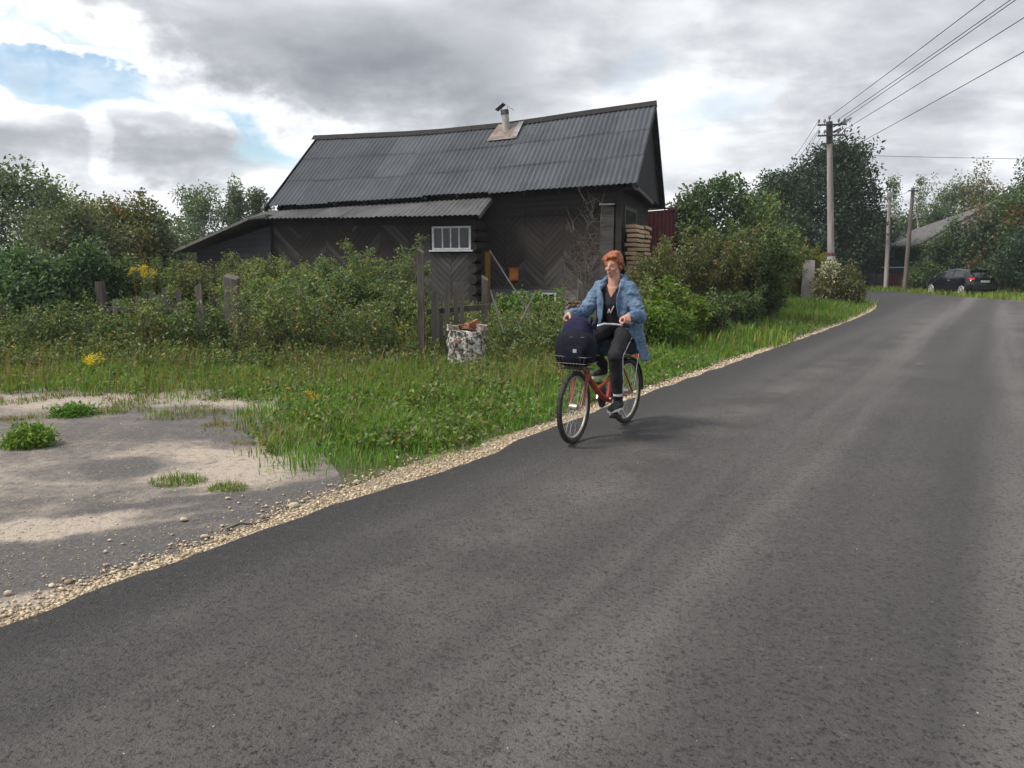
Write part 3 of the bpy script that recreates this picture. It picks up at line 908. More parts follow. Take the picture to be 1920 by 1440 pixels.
# orange box hanging on the wall
a, b_ = hy(955, 503, WY - .1), hy(971, 526, WY - .1)
hm = Matrix.Translation(HO) @ Matrix.Rotation(-TH, 4, 'Z')
box = thing('wall_box', 'small orange metal box hanging on the dark plank wall of the house', 'box', hm @ Vector(((a.x + b_.x) / 2, WY - .06, b_.z)), -TH)
w, h = b_.x - a.x, a.z - b_.z
MB().box((0, 0, h / 2), (w, .10, h)).build('case', M['orange'], box)
MB().box((0, -.057, h / 2 - .01), (w - .05, .012, h - .08)).build('door_panel', M['orange'], box)
MB().box((0, -.02, h + .008), (w + .04, .16, .016)).build('lid', M['orange'], box)

# pile of pale boards against the gable wall
pile = thing('board_pile', 'tall pile of pale split boards stacked against the gable wall', 'board pile', hm @ Vector((-.16, .72, 0)), -TH)
pb0 = MB().box((0, 0, 0), (.30, 1.30, .085)).mesh('board', M['wood_pale'])
for c_ in range(2):
    for k in range(22):
        o = bpy.data.objects.new('board', pb0); col.objects.link(o); o.parent = pile
        o.location = (random.uniform(-.04, .05), .62 + c_ * 1.38 + random.uniform(-.03, .03), .07 + k * .126 + (0.03 if c_ else 0))
        o.rotation_euler = (random.uniform(-.015, .015), random.uniform(-.05, .05), random.uniform(-.03, .03))
for y_ in (.08, .62, 1.16, 1.46, 2.0, 2.54):
    MB().box((-.02, y_, 1.41), (.2, .10, 2.78)).build('spacer', M['wood_old'], pile)

# ------------------------------------------------------------------ foliage builders
def leaf_arrays(P, D, Nn, size, aspect=.55, fold=.18):
    """folded leaves at P, pointing along D, with face normal near Nn -> verts, tris"""
    n = len(P)
    D = D / (np.linalg.norm(D, axis=1)[:, None] + 1e-9)
    Sd = np.cross(D, Nn); Sd /= (np.linalg.norm(Sd, axis=1)[:, None] + 1e-9)
    U = np.cross(Sd, D)
    L = size[:, None]; W = L * aspect * .5
    mid = P + D * L * .45
    V = np.stack([P, mid + Sd * W + U * L * fold, P + D * L, mid - Sd * W + U * L * fold], 1).reshape(-1, 3)
    b4 = (np.arange(n) * 4)[:, None]
    F = np.concatenate([b4 + np.array([[0, 1, 2]]), b4 + np.array([[0, 2, 3]])], 1).reshape(-1, 3)
    return V, F


def rand_dirs(n, up=0.0):
    v = rng.normal(size=(n, 3)); v[:, 2] += up
    return v / np.linalg.norm(v, axis=1)[:, None]


def leaves_at(C, r, per, size, jitter=.35, up=.6, droop=0.0, flat=1.0, aspect=.55):
    """clusters of leaves around the points C (k,3)"""
    k = len(C); n = k * per
    off = rand_dirs(n) * (rng.random(n) ** .45)[:, None]; off[:, 2] *= flat
    P = np.repeat(C, per, 0) + off * np.repeat(r, per)[:, None] if np.ndim(r) else np.repeat(C, per, 0) + off * r
    D = rand_dirs(n) + off * .8; D[:, 2] -= droop
    N_ = rand_dirs(n, up * 2)
    s = size * (1 + rng.uniform(-jitter, jitter, n))
    return leaf_arrays(P, D, N_, s, aspect)


def branchy(height, width, trunk_h=.25, n_limb=14, n_sub=5, profile='round', lean_=0.0, lift=.45, seed=0, stems=1, thick=.035, shoots=2):
    """skeleton of a tree or bush: list of (path, radii) and the twig ends"""
    r = np.random.default_rng(seed)
    segs, tips = [], []
    for st_ in range(stems):
        a0 = r.uniform(0, 6.28); sp = (width * .22 * r.random() if stems > 1 else 0)
        base = np.array([math.cos(a0) * sp * .35, math.sin(a0) * sp * .35, 0.0])
        top = np.array([math.cos(a0) * sp + lean_ * height, math.sin(a0) * sp, height * (.92 if st_ == 0 else r.uniform(.6, .9))])
        K = 7; path = [base + (top - base) * (i / (K - 1)) + np.r_[r.normal(0, .018 * height, 2), 0] * (0 < i) for i in range(K)]
        R0 = thick * height * .5 / math.sqrt(stems)
        segs.append((path, [max(R0 * (1 - .9 * i / (K - 1)), .006) for i in range(K)]))
        nl = max(4, n_limb // stems)
        for j in range(nl):
            t = trunk_h + (1 - trunk_h) * (j + r.random()) / nl
            f = t * (K - 1); i = min(int(f), K - 2); p0 = path[i] + (path[i + 1] - path[i]) * (f - i)
            u = (t - trunk_h) / (1 - trunk_h)
            if profile == 'round': w = math.sqrt(max(.05, 1 - (2 * u - .85) ** 2 / 1.5))
            elif profile == 'cone': w = 1.05 - .9 * u
            elif profile == 'column': w = .75 * (1 - u ** 3) + .2
            else: w = .55 + .6 * u - .55 * u * u
            a = j * 2.4 + r.uniform(-.6, .6); L = width * .5 * w * r.uniform(.65, 1.1)
            if stems > 1: L *= .75
            d = np.array([math.cos(a), math.sin(a), lift * r.uniform(.3, 1.4)]); d /= np.linalg.norm(d)
            pts = [p0 + d * L * s_ + np.r_[r.normal(0, .05 * L, 2), (r.normal(0, .05) + .10 * s_ * s_) * L] * (s_ > 0) for s_ in (0, .35, .7, 1)]
            rr = R0 * .42 * (1 - .6 * t)
            segs.append((pts, [max(rr, .008), max(rr * .7, .006), max(rr * .45, .005), .004]))
            tips.append(pts[3])
            for q in range(n_sub):
                s_ = r.uniform(.3, 1.0); k = min(int(s_ * 3), 2); p = pts[k] + (pts[k + 1] - pts[k]) * (s_ * 3 - k)
                e = p + r.normal(0, 1, 3) * np.array([.26, .26, .20]) * L + np.array([0, 0, .08 * L])
                tips.append(e)
                if q < 3: segs.append(([p, e], [.006, .003]))
        tips.append(path[-1]); tips.append(path[-2])
        for q in range(shoots):                        # long shoots break the outline
            b0 = tips[int(r.integers(0, len(tips)))]
            L = height * r.uniform(.10, .30); e = b0 + np.array([r.normal(0, .22) * L, r.normal(0, .22) * L, L])
            segs.append(([b0, e], [.007, .003]))
            for w_ in np.linspace(.3, 1, 5): tips.append(b0 + (e - b0) * w_)
    return segs, np.array(tips)


def wood_mesh(segs, name, mat, n=5):
    mb = MB()
    for p, rr in segs: mb.tube(p, list(rr), n if max(rr) > .02 else 4, cap=False)
    return mb.mesh(name, mat, 'all')


def plant(name, label, cat, x, y, height, width, leafmat_, leaf=.08, per=28, cl=.30, bark='bark', group=None, rz=None, extra=None, aspect=.55, droop=.1, crown='crown', wood='trunk', depth=1.0, **kw):
    """a tree or bush standing at (x, y): trunk + crown of separate leaves"""
    seed = int(abs(x * 131 + y * 977 + height * 37)) % 100000
    segs, tips = branchy(height, width, seed=seed, **kw)
    t = thing(name, label, cat, (x, y, 0), 0 if rz is None else rz, group)
    np_obj(wood, wood_mesh(segs, wood, M[bark]), t)
    V, F = leaves_at(tips, cl, per, leaf, droop=droop, aspect=aspect)
    mats, mi = [M[leafmat_]], None
    if extra:                                          # (material, share): leaves or blossom of another colour
        mats = [M[leafmat_], M[extra[0]]]
        ncl = len(tips); pick = rng.random(ncl) < extra[1]
        mi = np.repeat(np.repeat(pick, per), 2).astype(np.int32)
        if len(extra) > 2: mi = (np.repeat(rng.random(ncl * per) < extra[1], 2)).astype(np.int32)
    np_obj(crown, np_mesh(crown, V, F, mats, mi), t)
    if depth != 1.0: t.scale = (1, depth, 1)
    return t


def px_plant(name, label, cat, px, Y, top, wpx, mat_, **kw):
    p = at(px, 500, Y); tp = at(px, top, Y); w = wpx * Y / FPX
    return plant(name, label, cat, p.x, p.y, tp.z, w, mat_, **kw)


def shoot_bush(name, label, cat, px, Y, top, wpx, mats_, leaf=.06, dens=1.0, group=None, arch=.25, stemmat='bark', lo=.60):
    """a loose thicket of upright arching shoots with leaves set along them"""
    p = at(px, 500, Y); H = at(px, top, Y).z; W = wpx * Y / FPX
    t = thing(name, label, cat, (p.x, p.y, 0), 0, group)
    ns = int(max(12, 30 * W * dens)); st = MB(); Q, D = [], []
    for k in range(ns):
        a = rng.uniform(0, 6.28); r_ = math.sqrt(rng.random()) * W * .42
        b0 = np.array([math.cos(a) * r_, math.sin(a) * r_ * .7, 0.0])
        h = H * (lo + (1 - lo) * rng.random() ** 1.1) * (1 - .30 * (r_ / (W * .42)) ** 2)
        if k == 0: h = H
        o_ = np.array([math.cos(a) * .6 + rng.normal(0, .5), math.sin(a) * .6 + rng.normal(0, .5), 0]) * h * arch
        pts_ = [b0 + o_ * u ** 2 + np.array([0, 0, h * u * (1 - .10 * u * u)]) + np.r_[rng.normal(0, .012, 2), 0] for u in (0, .3, .6, .85, 1.0)]
        st.tube(pts_, [.009, .008, .006, .004, .002], 4, cap=False)
        nl = int(h * 34 * dens) + 4
        for u in rng.uniform(.08, 1.0, nl) ** .8:
            i = min(int(u * 4), 3); q = pts_[i] + (pts_[i + 1] - pts_[i]) * (u * 4 - i)
            br = rng.normal(0, 1, 3) * np.array([1, 1, .5]); br /= np.linalg.norm(br); L = (.05 + .20 * (1 - u) * rng.random()) * min(1, H)
            Q.append(q + br * L); D.append(br)
    np_obj('stems', st.mesh('stems', M[stemmat]), t)
    Q, D = np.array(Q), np.array(D); per = 3; n = len(Q) * per
    P_ = np.repeat(Q, per, 0) + rng.normal(0, .03, (n, 3)); DD = np.repeat(D, per, 0) + rng.normal(0, .6, (n, 3)); DD[:, 2] -= .15
    V, F = leaf_arrays(P_, DD, rand_dirs(n, 1.4), leaf * rng.uniform(.6, 1.35, n), .5)
    mi = np.repeat(rng.choice(len(mats_), n, p=[1.0] if len(mats_) == 1 else [.78] + [.22 / (len(mats_) - 1)] * (len(mats_) - 1)), 2).astype(np.int32)
    np_obj('foliage', np_mesh('foliage', V, F, [M[q] for q in mats_], mi), t)
    return t


# ------------------------------------------------------------------ trees in the distance
T = 'tree'
# left side
px_plant('alder_tree', 'pale green tree whose tall leafy shoots stand at the left edge', T, 15, 30, 322, 190, 'leaf_grey', leaf=.17, per=46, cl=.75, n_limb=22, n_sub=6, trunk_h=.15)
px_plant('alder_tree', 'tree with upright pointed shoots just right of the left edge', T, 92, 32, 340, 110, 'leaf_grey', leaf=.16, per=40, cl=.6, n_limb=18, n_sub=5, trunk_h=.2, profile='cone', lift=.9)
px_plant('leafy_tree', 'dark bushy tree behind the pointed shoots on the left', T, 150, 42, 388, 120, 'leaf_mid', leaf=.20, per=40, cl=.8, n_limb=18, n_sub=5, trunk_h=.12)
px_plant('leafy_tree', 'yellowish tree in the left treeline above the vine hedge', T, 205, 40, 392, 130, 'leaf_olive', leaf=.19, per=40, cl=.8, n_limb=18, n_sub=5, trunk_h=.1)
px_plant('leafy_tree', 'dark green low tree between the yellowish tree and the birch', T, 262, 48, 415, 130, 'leaf_dark', leaf=.22, per=40, cl=.9, n_limb=18, n_sub=5, trunk_h=.1)
px_plant('leafy_tree', 'low grey-green tree standing left of the round birch', T, 318, 52, 420, 110, 'leaf_grey', leaf=.22, per=36, cl=.9, n_limb=16, n_sub=5, trunk_h=.1)
px_plant('birch_tree', 'round birch standing alone left of the shed roof', T, 380, 44, 355, 95, 'leaf_grey', leaf=.15, per=52, cl=.55, bark='bark_birch', n_limb=22, n_sub=6, trunk_h=.18, droop=.5)
px_plant('birch_tree', 'slim birch rising behind the shed roof', T, 448, 45, 346, 56, 'leaf_grey', leaf=.15, per=44, cl=.45, bark='bark_birch', n_limb=20, n_sub=5, trunk_h=.2, profile='column', droop=.5, lift=.8)
px_plant('birch_tree', 'birch touching the left end of the main roof', T, 488, 46, 348, 62, 'leaf_grey', leaf=.15, per=48, cl=.5, bark='bark_birch', n_limb=20, n_sub=5, trunk_h=.2, profile='column', droop=.5, lift=.8)
px_plant('birch_tree', 'thin birch tip peeking out beside the main roof edge', T, 512, 50, 366, 18, 'leaf_grey', leaf=.13, per=22, cl=.28, bark='bark_birch', n_limb=12, n_sub=3, trunk_h=.3, profile='column', lift=1.0)
# right side
px_plant('linden_tree', 'tallest dark tree, right behind the concrete power pole', T, 1560, 56, 272, 165, 'leaf_deep', leaf=.23, per=84, cl=.82, n_limb=38, n_sub=7, trunk_h=.10, thick=.04, shoots=0)
px_plant('linden_tree', 'dark rounded tree left of the tallest tree, behind the far pole', T, 1462, 60, 328, 120, 'leaf_deep', leaf=.23, per=90, cl=1.0, n_limb=28, n_sub=7, trunk_h=.1)
px_plant('leafy_tree', 'dark lower tree filling the gap below the tallest tree', T, 1620, 62, 400, 120, 'leaf_deep', leaf=.24, per=60, cl=1.0, n_limb=22, n_sub=6, trunk_h=.08)
px_plant('apple_tree', 'loose-branched tree with sky showing through beside the gable', T, 1335, 34, 352, 150, 'leaf_dark', leaf=.20, per=24, cl=.42, n_limb=22, n_sub=6, trunk_h=.3, lift=.9)
px_plant('apple_tree', 'small tree showing its crown between the gable and the loose-branched tree', T, 1285, 33, 378, 105, 'leaf_dark', leaf=.17, per=30, cl=.42, n_limb=20, n_sub=6, trunk_h=.25, lift=.8)
px_plant('leafy_tree', 'green tree between the loose-branched tree and the far pole', T, 1412, 36, 372, 120, 'leaf_mid', leaf=.16, per=44, cl=.6, n_limb=22, n_sub=6, trunk_h=.12)
px_plant('birch_tree', 'thin pale birch behind the straight slim pole', T, 1668, 66, 322, 42, 'leaf_grey', leaf=.17, per=16, cl=.38, bark='bark_birch', n_limb=20, n_sub=3, trunk_h=.3, profile='column', lift=1.1)
px_plant('birch_tree', 'thin pale birch behind the leaning slim pole', T, 1716, 66, 318, 48, 'leaf_grey', leaf=.17, per=18, cl=.40, bark='bark_birch', n_limb=22, n_sub=3, trunk_h=.3, profile='column', lift=1.1)
px_plant('leafy_tree', 'grey-green tree in the row behind the two slim poles', T, 1690, 74, 415, 110, 'leaf_grey', leaf=.26, per=34, cl=1.0, n_limb=18, n_sub=5, trunk_h=.1)
px_plant('leafy_tree', 'pale poplar left of the half hidden roof', T, 1775, 76, 352, 90, 'leaf_grey', leaf=.24, per=40, cl=.9, n_limb=22, n_sub=5, trunk_h=.15, lift=.8)
px_plant('leafy_tree', 'tree with a bare spiky top above the half hidden roof', T, 1828, 74, 340, 100, 'leaf_olive', leaf=.24, per=36, cl=.9, n_limb=22, n_sub=5, trunk_h=.15, lift=.9)
px_plant('leafy_tree', 'dark tree under the pale poplar, behind the hidden roof', T, 1745, 68, 410, 140, 'leaf_dark', leaf=.28, per=44, cl=1.0, n_limb=20, n_sub=6, trunk_h=.08)
px_plant('leafy_tree', 'tree at the right edge behind the rust-coloured one', T, 1895, 70, 345, 120, 'leaf_dark', leaf=.26, per=40, cl=.9, n_limb=22, n_sub=5, trunk_h=.12, lift=.7)
px_plant('rowan_tree', 'rust-tinged dark tree at the right edge above the car', T, 1888, 47, 372, 120, 'leaf_dark', leaf=.19, per=44, cl=.65, n_limb=24, n_sub=6, trunk_h=.1, extra=('leaf_rust', .16))
px_plant('lilac_bush', 'dark bush overgrowing the wall of the half hidden house', 'bush', 1818, 50, 432, 130, 'leaf_deep', leaf=.18, per=42, cl=.6, n_limb=22, n_sub=6, trunk_h=.05, stems=3)
px_plant('lilac_bush', 'dark bush growing up to the eave left of the half hidden roof', 'bush', 1778, 51, 446, 105, 'leaf_dark', leaf=.17, per=42, cl=.55, n_limb=20, n_sub=6, trunk_h=.03, stems=3)
px_plant('lilac_bush', 'dark bush right behind the parked car', 'bush', 1855, 48.5, 440, 130, 'leaf_deep', leaf=.17, per=42, cl=.6, n_limb=20, n_sub=6, trunk_h=.05, stems=3)
px_plant('lilac_bush', 'dark bush right of the parked car at the frame edge', 'bush', 1925, 42, 440, 150, 'leaf_deep', leaf=.16, per=46, cl=.55, n_limb=22, n_sub=6, trunk_h=.03, stems=3)
px_plant('lilac_bush', 'grey-green bush left of the parked car', 'bush', 1742, 50, 505, 80, 'leaf_dark', leaf=.16, per=40, cl=.5, n_limb=16, n_sub=5, trunk_h=.03, stems=3)
px_plant('flowering_bush', 'low bush with red and white blossoms behind the car roof', 'bush', 1828, 46.5, 496, 90, 'leaf_dark', leaf=.12, per=34, cl=.35, n_limb=16, n_sub=4, trunk_h=.2, stems=3, extra=('petal_red', .10, 1))
px_plant('red_bush', 'dark red bush between the leaning pole and the car', 'bush', 1722, 51, 520, 52, 'leaf_dark', leaf=.12, per=30, cl=.4, n_limb=12, n_sub=4, trunk_h=.03, stems=3, extra=('petal_red', .25))
# dark bushes along the far side of the crossing
for px, Y, top, w, lab in [(1600, 60, 470, 130, 'dark bush behind the base of the concrete power pole'), (1660, 64, 455, 120, 'dark bush behind the straight slim pole'),
                           (1705, 62, 465, 100, 'dark bush behind the leaning slim pole'), (1535, 52, 470, 110, 'dark bush left of the concrete power pole'),
                           (1490, 50, 430, 110, 'dark bush below the far pole')]:
    px_plant('leafy_bush', lab, 'bush', px, Y, top, w, 'leaf_deep', leaf=.24, per=44, cl=.8, n_limb=18, n_sub=6, trunk_h=.03, stems=3)

# ------------------------------------------------------------------ bushes around the house
B = 'bush'
bush = dict(n_limb=20, n_sub=6, trunk_h=.05, stems=4, shoots=5)
px_plant('vine_hedge', 'big dark hedge overgrown with hop vine at the left edge', 'hedge', 60, 15.5, 496, 240, 'leaf_hop', leaf=.095, per=70, cl=.42, n_limb=40, n_sub=9, trunk_h=.02, stems=7, shoots=3)
px_plant('vine_hedge', 'right end of the vine hedge sloping down to the fence', 'hedge', 168, 16.2, 505, 120, 'leaf_hop', leaf=.09, per=60, cl=.40, n_limb=28, n_sub=8, trunk_h=.02, stems=5, shoots=3)
px_plant('willow_bush', 'grey-green willow behind the vine hedge', B, 130, 24, 418, 220, 'leaf_grey', leaf=.12, per=46, cl=.5, **bush)
px_plant('willow_bush', 'yellow-green willow behind the old fence, left of the shed', B, 235, 26, 412, 190, 'leaf_olive', leaf=.13, per=46, cl=.5, **bush)
px_plant('willow_bush', 'grey-green willow at the foot of the shed roof', B, 318, 27, 455, 130, 'leaf_grey', leaf=.12, per=42, cl=.45, **bush)
rows_ = [(240, 16.8, 462, 130, 'leaf_mid', 'bush behind the left end of the old fence'),
         (318, 17.2, 458, 120, 'leaf_mid', 'bush with thin upright shoots below the shed roof end'),
         (395, 17.0, 462, 130, 'leaf_olive', 'brownish green bush behind the broken palings'),
         (470, 17.4, 455, 120, 'leaf_mid', 'bush hiding the left part of the shed wall'),
         (545, 17.2, 460, 130, 'leaf_mid', 'bush in front of the shed corner, right of the thick post'),
         (618, 17.6, 460, 120, 'leaf_mid', 'bush in front of the brown herringbone boards'),
         (500, 15.4, 486, 150, 'leaf_mid', 'broad bush standing right of the thick fence post'),
         (580, 15.0, 490, 150, 'leaf_mid', 'dense bush in the middle of the overgrown fence line'),
         (655, 15.2, 480, 140, 'leaf_dark', 'dense dark bush left of the tall gate post'),
         (725, 14.8, 505, 120, 'leaf_mid', 'bush leaning on the left of the tall gate post'),
         (430, 15.8, 560, 110, 'leaf_dark', 'dark low bush at the foot of the thick fence post'),
         (345, 15.2, 585, 120, 'leaf_dark', 'dark low bush under the broken palings')]
rows_ += [(225, 13.3, 540, 90, 'leaf_mid', 'low leafy bush in front of the left fence post'), (280, 13.2, 545, 80, 'leaf_olive', 'brownish low bush before the leaning palings'),
          (320, 13.1, 525, 80, 'leaf_mid', 'upright green bush before the middle palings'), (385, 13.2, 545, 90, 'leaf_dark', 'dark bush left of the thick post, in front of the palings'),
          (480, 12.9, 510, 110, 'leaf_mid', 'bush in front of the palings right of the thick post'), (545, 12.8, 500, 110, 'leaf_mid', 'tall leafy bush nearest the verge in the fence line'),
          (612, 12.9, 495, 110, 'leaf_mid', 'grey-green bush nearest the verge, middle of the thicket'), (678, 12.8, 510, 110, 'leaf_mid', 'bush nearest the verge with reddish stalks'),
          (140, 13.4, 540, 120, 'leaf_dark', 'dark weedy bush at the foot of the vine hedge'), (40, 13.2, 545, 140, 'leaf_dark', 'dark weedy bush at the left edge before the vine hedge'),
          (740, 12.6, 600, 60, 'leaf_dark', 'small dark bush touching the tall gate post')]
for px, Y, top, w, mt, lab in rows_:
    shoot_bush('wild_bush', lab, B, px, Y, top, w * 1.1, [mt, {'leaf_mid': 'leaf_grey', 'leaf_dark': 'leaf_mid'}.get(mt, 'leaf_mid'), 'leaf_olive'], .062, 1.4 if Y > 14 else .8, lo=.55 if Y > 14 else .22, arch=.25 if Y > 14 else .15)
shoot_bush('apple_tree', 'young apple tree reaching up to the barred window', T, 715, 18.5, 425, 150, ['leaf_mid', 'leaf_grey', 'leaf_olive'], .075, .85, arch=.42)
shoot_bush('apple_tree', 'lower apple sapling left of the young apple tree', T, 660, 18.2, 455, 100, ['leaf_mid', 'leaf_grey', 'leaf_olive'], .07, .9, arch=.4)
shoot_bush('wild_bush', 'low bush behind the wide gate boards', B, 850, 17.0, 545, 99, ['leaf_olive', 'leaf_mid', 'leaf_olive'], .06, .9)
shoot_bush('wild_bush', 'bright nettle clump left of the gate under the tall post', B, 748, 13.6, 600, 77, ['leaf_yellow', 'leaf_mid', 'leaf_olive'], .06, .9)
shoot_bush('wild_bush', 'bush between the whitewashed pillar and the house wall', B, 935, 16.5, 545, 121, ['leaf_mid', 'leaf_mid', 'leaf_olive'], .06, .9)
shoot_bush('wild_bush', 'bright green bush below the orange box', B, 990, 17.0, 528, 120, ['leaf_bright', 'leaf_mid', 'leaf_olive'], .065, 1.6)
shoot_bush('wild_bush', 'green weeds bush beside the peeling pillar, left of the cyclist', B, 985, 13.6, 585, 121, ['leaf_mid', 'leaf_mid', 'leaf_olive'], .06, .9)
shoot_bush('wild_bush', 'bush directly left of the rider behind the bag', B, 1040, 16.2, 535, 105, ['leaf_mid', 'leaf_mid', 'leaf_olive'], .065, 1.6)
# bare dead bush in front of the house
segs, tips = branchy(at(1085, 400, 18.5).z, 1.9, trunk_h=.15, n_limb=20, n_sub=7, stems=3, lift=.9, seed=5, thick=.02, shoots=3)
segs2 = []
for tp in tips:
    for k in range(2): segs2.append(([tp, tp + rng.normal(0, .16, 3) + np.array([0, 0, .10])], [.006, .003]))
p = at(1088, 500, 18.5)
t = thing('bare_bush', 'leafless grey bush with fine branching twigs before the house wall', B, (p.x, p.y, 0))
np_obj('branches', wood_mesh(segs + segs2, 'branches', M['bark']), t)
# right of the rider
right = [(1235, 14.8, 555, 110, 'leaf_bright', 'bright leafy bush just right of the rider', .085, 40),
         (1268, 16.0, 510, 90, 'leaf_bright', 'bright green bush with big leaves below the red fence', .10, 36),
         (1222, 17.5, 500, 60, 'leaf_mid', 'narrow green bush against the house corner', .08, 36),
         (1255, 20.0, 412, 120, 'leaf_olive', 'brownish thin-leaved bush in front of the red fence', .075, 40),
         (1320, 21.0, 402, 150, 'leaf_olive', 'big brownish bush right of the red fence', .085, 46),
         (1385, 22.0, 385, 140, 'leaf_dark', 'dark green bush behind the verge, middle of the right thicket', .10, 46),
         (1300, 17.0, 540, 120, 'leaf_dark', 'dark low bush beside the bright big-leaved bush', .085, 46),
         (1360, 19.0, 525, 120, 'leaf_dark', 'dark low bush at the verge under the brownish bush', .085, 46),
         (1405, 22.0, 505, 110, 'leaf_dark', 'shady low bush left of the concrete slab', .09, 46),
         (1420, 27.0, 392, 100, 'leaf_mid', 'green bush below the far pole', .11, 44),
         (1448, 30.0, 440, 55, 'leaf_yellow', 'yellow-green sapling left of the concrete slab', .12, 36),
         (1497, 37.5, 430, 60, 'leaf_yellow', 'yellow-green sapling rising above the concrete slab', .13, 36),
         (1537, 38.0, 470, 60, 'leaf_yellow', 'yellow-green sapling between slab and power pole', .12, 34),
         (1432, 28.0, 522, 80, 'leaf_dark', 'dark bush at the foot of the concrete slab', .10, 44)]
for px, Y, top, w, mt, lab, lf, per in right:
    shoot_bush('wild_bush', lab, B, px, Y, top, w * 1.1, [mt, 'leaf_mid' if mt != 'leaf_mid' else 'leaf_grey', 'leaf_olive'], lf * .9, 1.0 * 17 / Y + .45, arch=.30)
px_plant('meadowsweet_bush', 'pale seeding weeds at the foot of the power pole', 'weeds', 1556, 33.5, 500, 60, 'leaf_olive', leaf=.10, per=36, cl=.35, n_limb=18, n_sub=5, trunk_h=.05, stems=5, extra=('petal_white', .35))
px_plant('meadowsweet_bush', 'pale feathery weeds right of the power pole by the road bend', 'weeds', 1588, 33.0, 520, 60, 'leaf_olive', leaf=.10, per=36, cl=.35, n_limb=18, n_sub=5, trunk_h=.03, stems=5, extra=('straw', .3))

# goldenrod
for px, py, Y, lab in [(262, 508, 16.0, 'goldenrod in bloom above the old fence'), (178, 672, 0, 'goldenrod in bloom on the grass left of the fence'), (583, 742, 0, 'small goldenrod in bloom at the corner of the lush grass')]:
    q = at(px, py, Y) if Y else at(px, py, gnd(px, py + 30).y)
    t = thing('goldenrod', lab, 'flower', (q.x, q.y, 0)); n = 5 if py != 742 else 1
    st, fl = MB(), []
    for k in range(n):
        a = rng.uniform(0, 6.28); tp = np.array([rng.normal(0, .09), rng.normal(0, .07), q.z + rng.uniform(-.04, .06)])
        st.tube([(tp[0] * .2, tp[1] * .2, 0), (tp[0] * .6, tp[1] * .6, tp[2] * .5), tuple(tp)], [.006, .005, .003], 4)
        for j in range(5): fl.append(tp + np.array([rng.normal(0, .035), rng.normal(0, .035), rng.normal(0, .035)]))
    st.build('stem', M['leaf_mid'], t)
    V, F = leaves_at(np.array(fl), .05, 22, .022, up=.2); np_obj('blossom', np_mesh('blossom', V, F, M['petal_yellow']), t)
    L = np.array([[rng.normal(0, .05), rng.normal(0, .05), q.z * h] for h in np.linspace(.1, .85, 12)])
    V, F = leaves_at(L, .10, 10, .07, aspect=.25); np_obj('leaves', np_mesh('leaves', V, F, M['leaf_mid']), t)


# ------------------------------------------------------------------ grass and weeds
def blades(P, h, w, lean_=.5, name='grass', mats=None, mi=None):
    n = len(P); a = rng.uniform(0, 6.28, n); ln = rng.uniform(.1, 1, n) * lean_ * h
    d = np.stack([np.cos(a), np.sin(a)], 1); s = np.stack([-d[:, 1], d[:, 0]], 1)
    def lvl(t, ww):
        c = P.copy(); c[:, :2] += d * (ln * t * t)[:, None]; c[:, 2] += h * t * (1 - .15 * t)
        A_, B_ = c.copy(), c.copy(); A_[:, :2] += s * (w * ww / 2)[:, None]; B_[:, :2] -= s * (w * ww / 2)[:, None]; return A_, B_
    a0, b0 = lvl(0, 1); a1, b1 = lvl(.55, .8); tp, _ = lvl(1, 0)
    V = np.stack([a0, b0, a1, b1, tp], 1).reshape(-1, 3)
    k = (np.arange(n) * 5)[:, None]
    F = np.concatenate([k + np.array([[0, 1, 3]]), k + np.array([[0, 3, 2]]), k + np.array([[2, 3, 4]])], 1).reshape(-1, 3)
    return np_obj(name, np_mesh(name, V, F, mats, None if mi is None else np.repeat(mi, 3)))


def n2(P, f, z=0.0): return np.array([mnoise.noise(Vector((p[0] * f, p[1] * f, z))) for p in P])


house_poly = [tuple((hm @ Vector(q))[:2]) for q in ((-.3, .2, 0), (-.3, 6, 0), (-14.2, 6, 0), (-14.2, -.7, 0), (-4.4, -.7, 0), (-4.4, .2, 0))]


def scatter(n, box):
    x0, x1, y0, y1 = box
    return np.stack([rng.uniform(x0, x1, n), rng.uniform(y0, y1, n)], 1)


def lot_margin(P, far_=.0):
    """true where a point lies on the bare lot (edge blurred by noise)"""
    q = P + np.stack([n2(P, 1.7, 1), n2(P, 1.7, 9)], 1) * .42 + np.stack([n2(P, 7, 2), n2(P, 7, 8)], 1) * .22
    return in_poly(q + rng.normal(0, .13, q.shape), LOT)


# 1: short lush grass near the road
P = scatter(210000, (-9, 6.5, 5.2, 15.5))
P = P[np.abs(P[:, 0] / P[:, 1]) < .80]
rd = road_dist(P)
k = (rd > .30 + .16 * n2(P, 1.2, 4) + .10 * n2(P, 5, 6)) & ~lot_margin(P)
P, rd = P[k], rd[k]
dens = n2(P, .8, 20) * .5 + n2(P, 3.0, 21) * .4 + .75
band = (P[:, 0] < -2.3) & (P[:, 1] < 10.5)
dens -= np.where(band, .35, 0); dens += np.where(rd < 1.3, .25, 0)
keep = rng.random(len(P)) < np.clip(dens, .06, 1)
P, rd = P[keep], rd[keep]
hh = (.065 + .095 * np.clip(rd, 0, 1.3)) * np.clip(1 + .7 * n2(P, 1.1, 30) + .8 * n2(P, 3.2, 33), .3, 2.2) * rng.uniform(.55, 1.5, len(P))
hh = np.where(in_poly(P, LOT), hh * .35, hh * .82); hh = np.clip(hh, .02, .34)
dry = (n2(P, .6, 40) * .7 + rng.normal(0, .22, len(P)) + np.where((P[:, 0] < -2.6), .26, -.08) + np.where((rd > 1.6) & (rd < 2.8), .22, -.14)) > .28
o = blades(np.c_[P, np.zeros(len(P))], hh, .0045 + .0035 * rng.random(len(P)) + P[:, 1] * .00025, .7, 'verge_grass', [M['grass'], M['grass_dry']], dry.astype(np.int32))
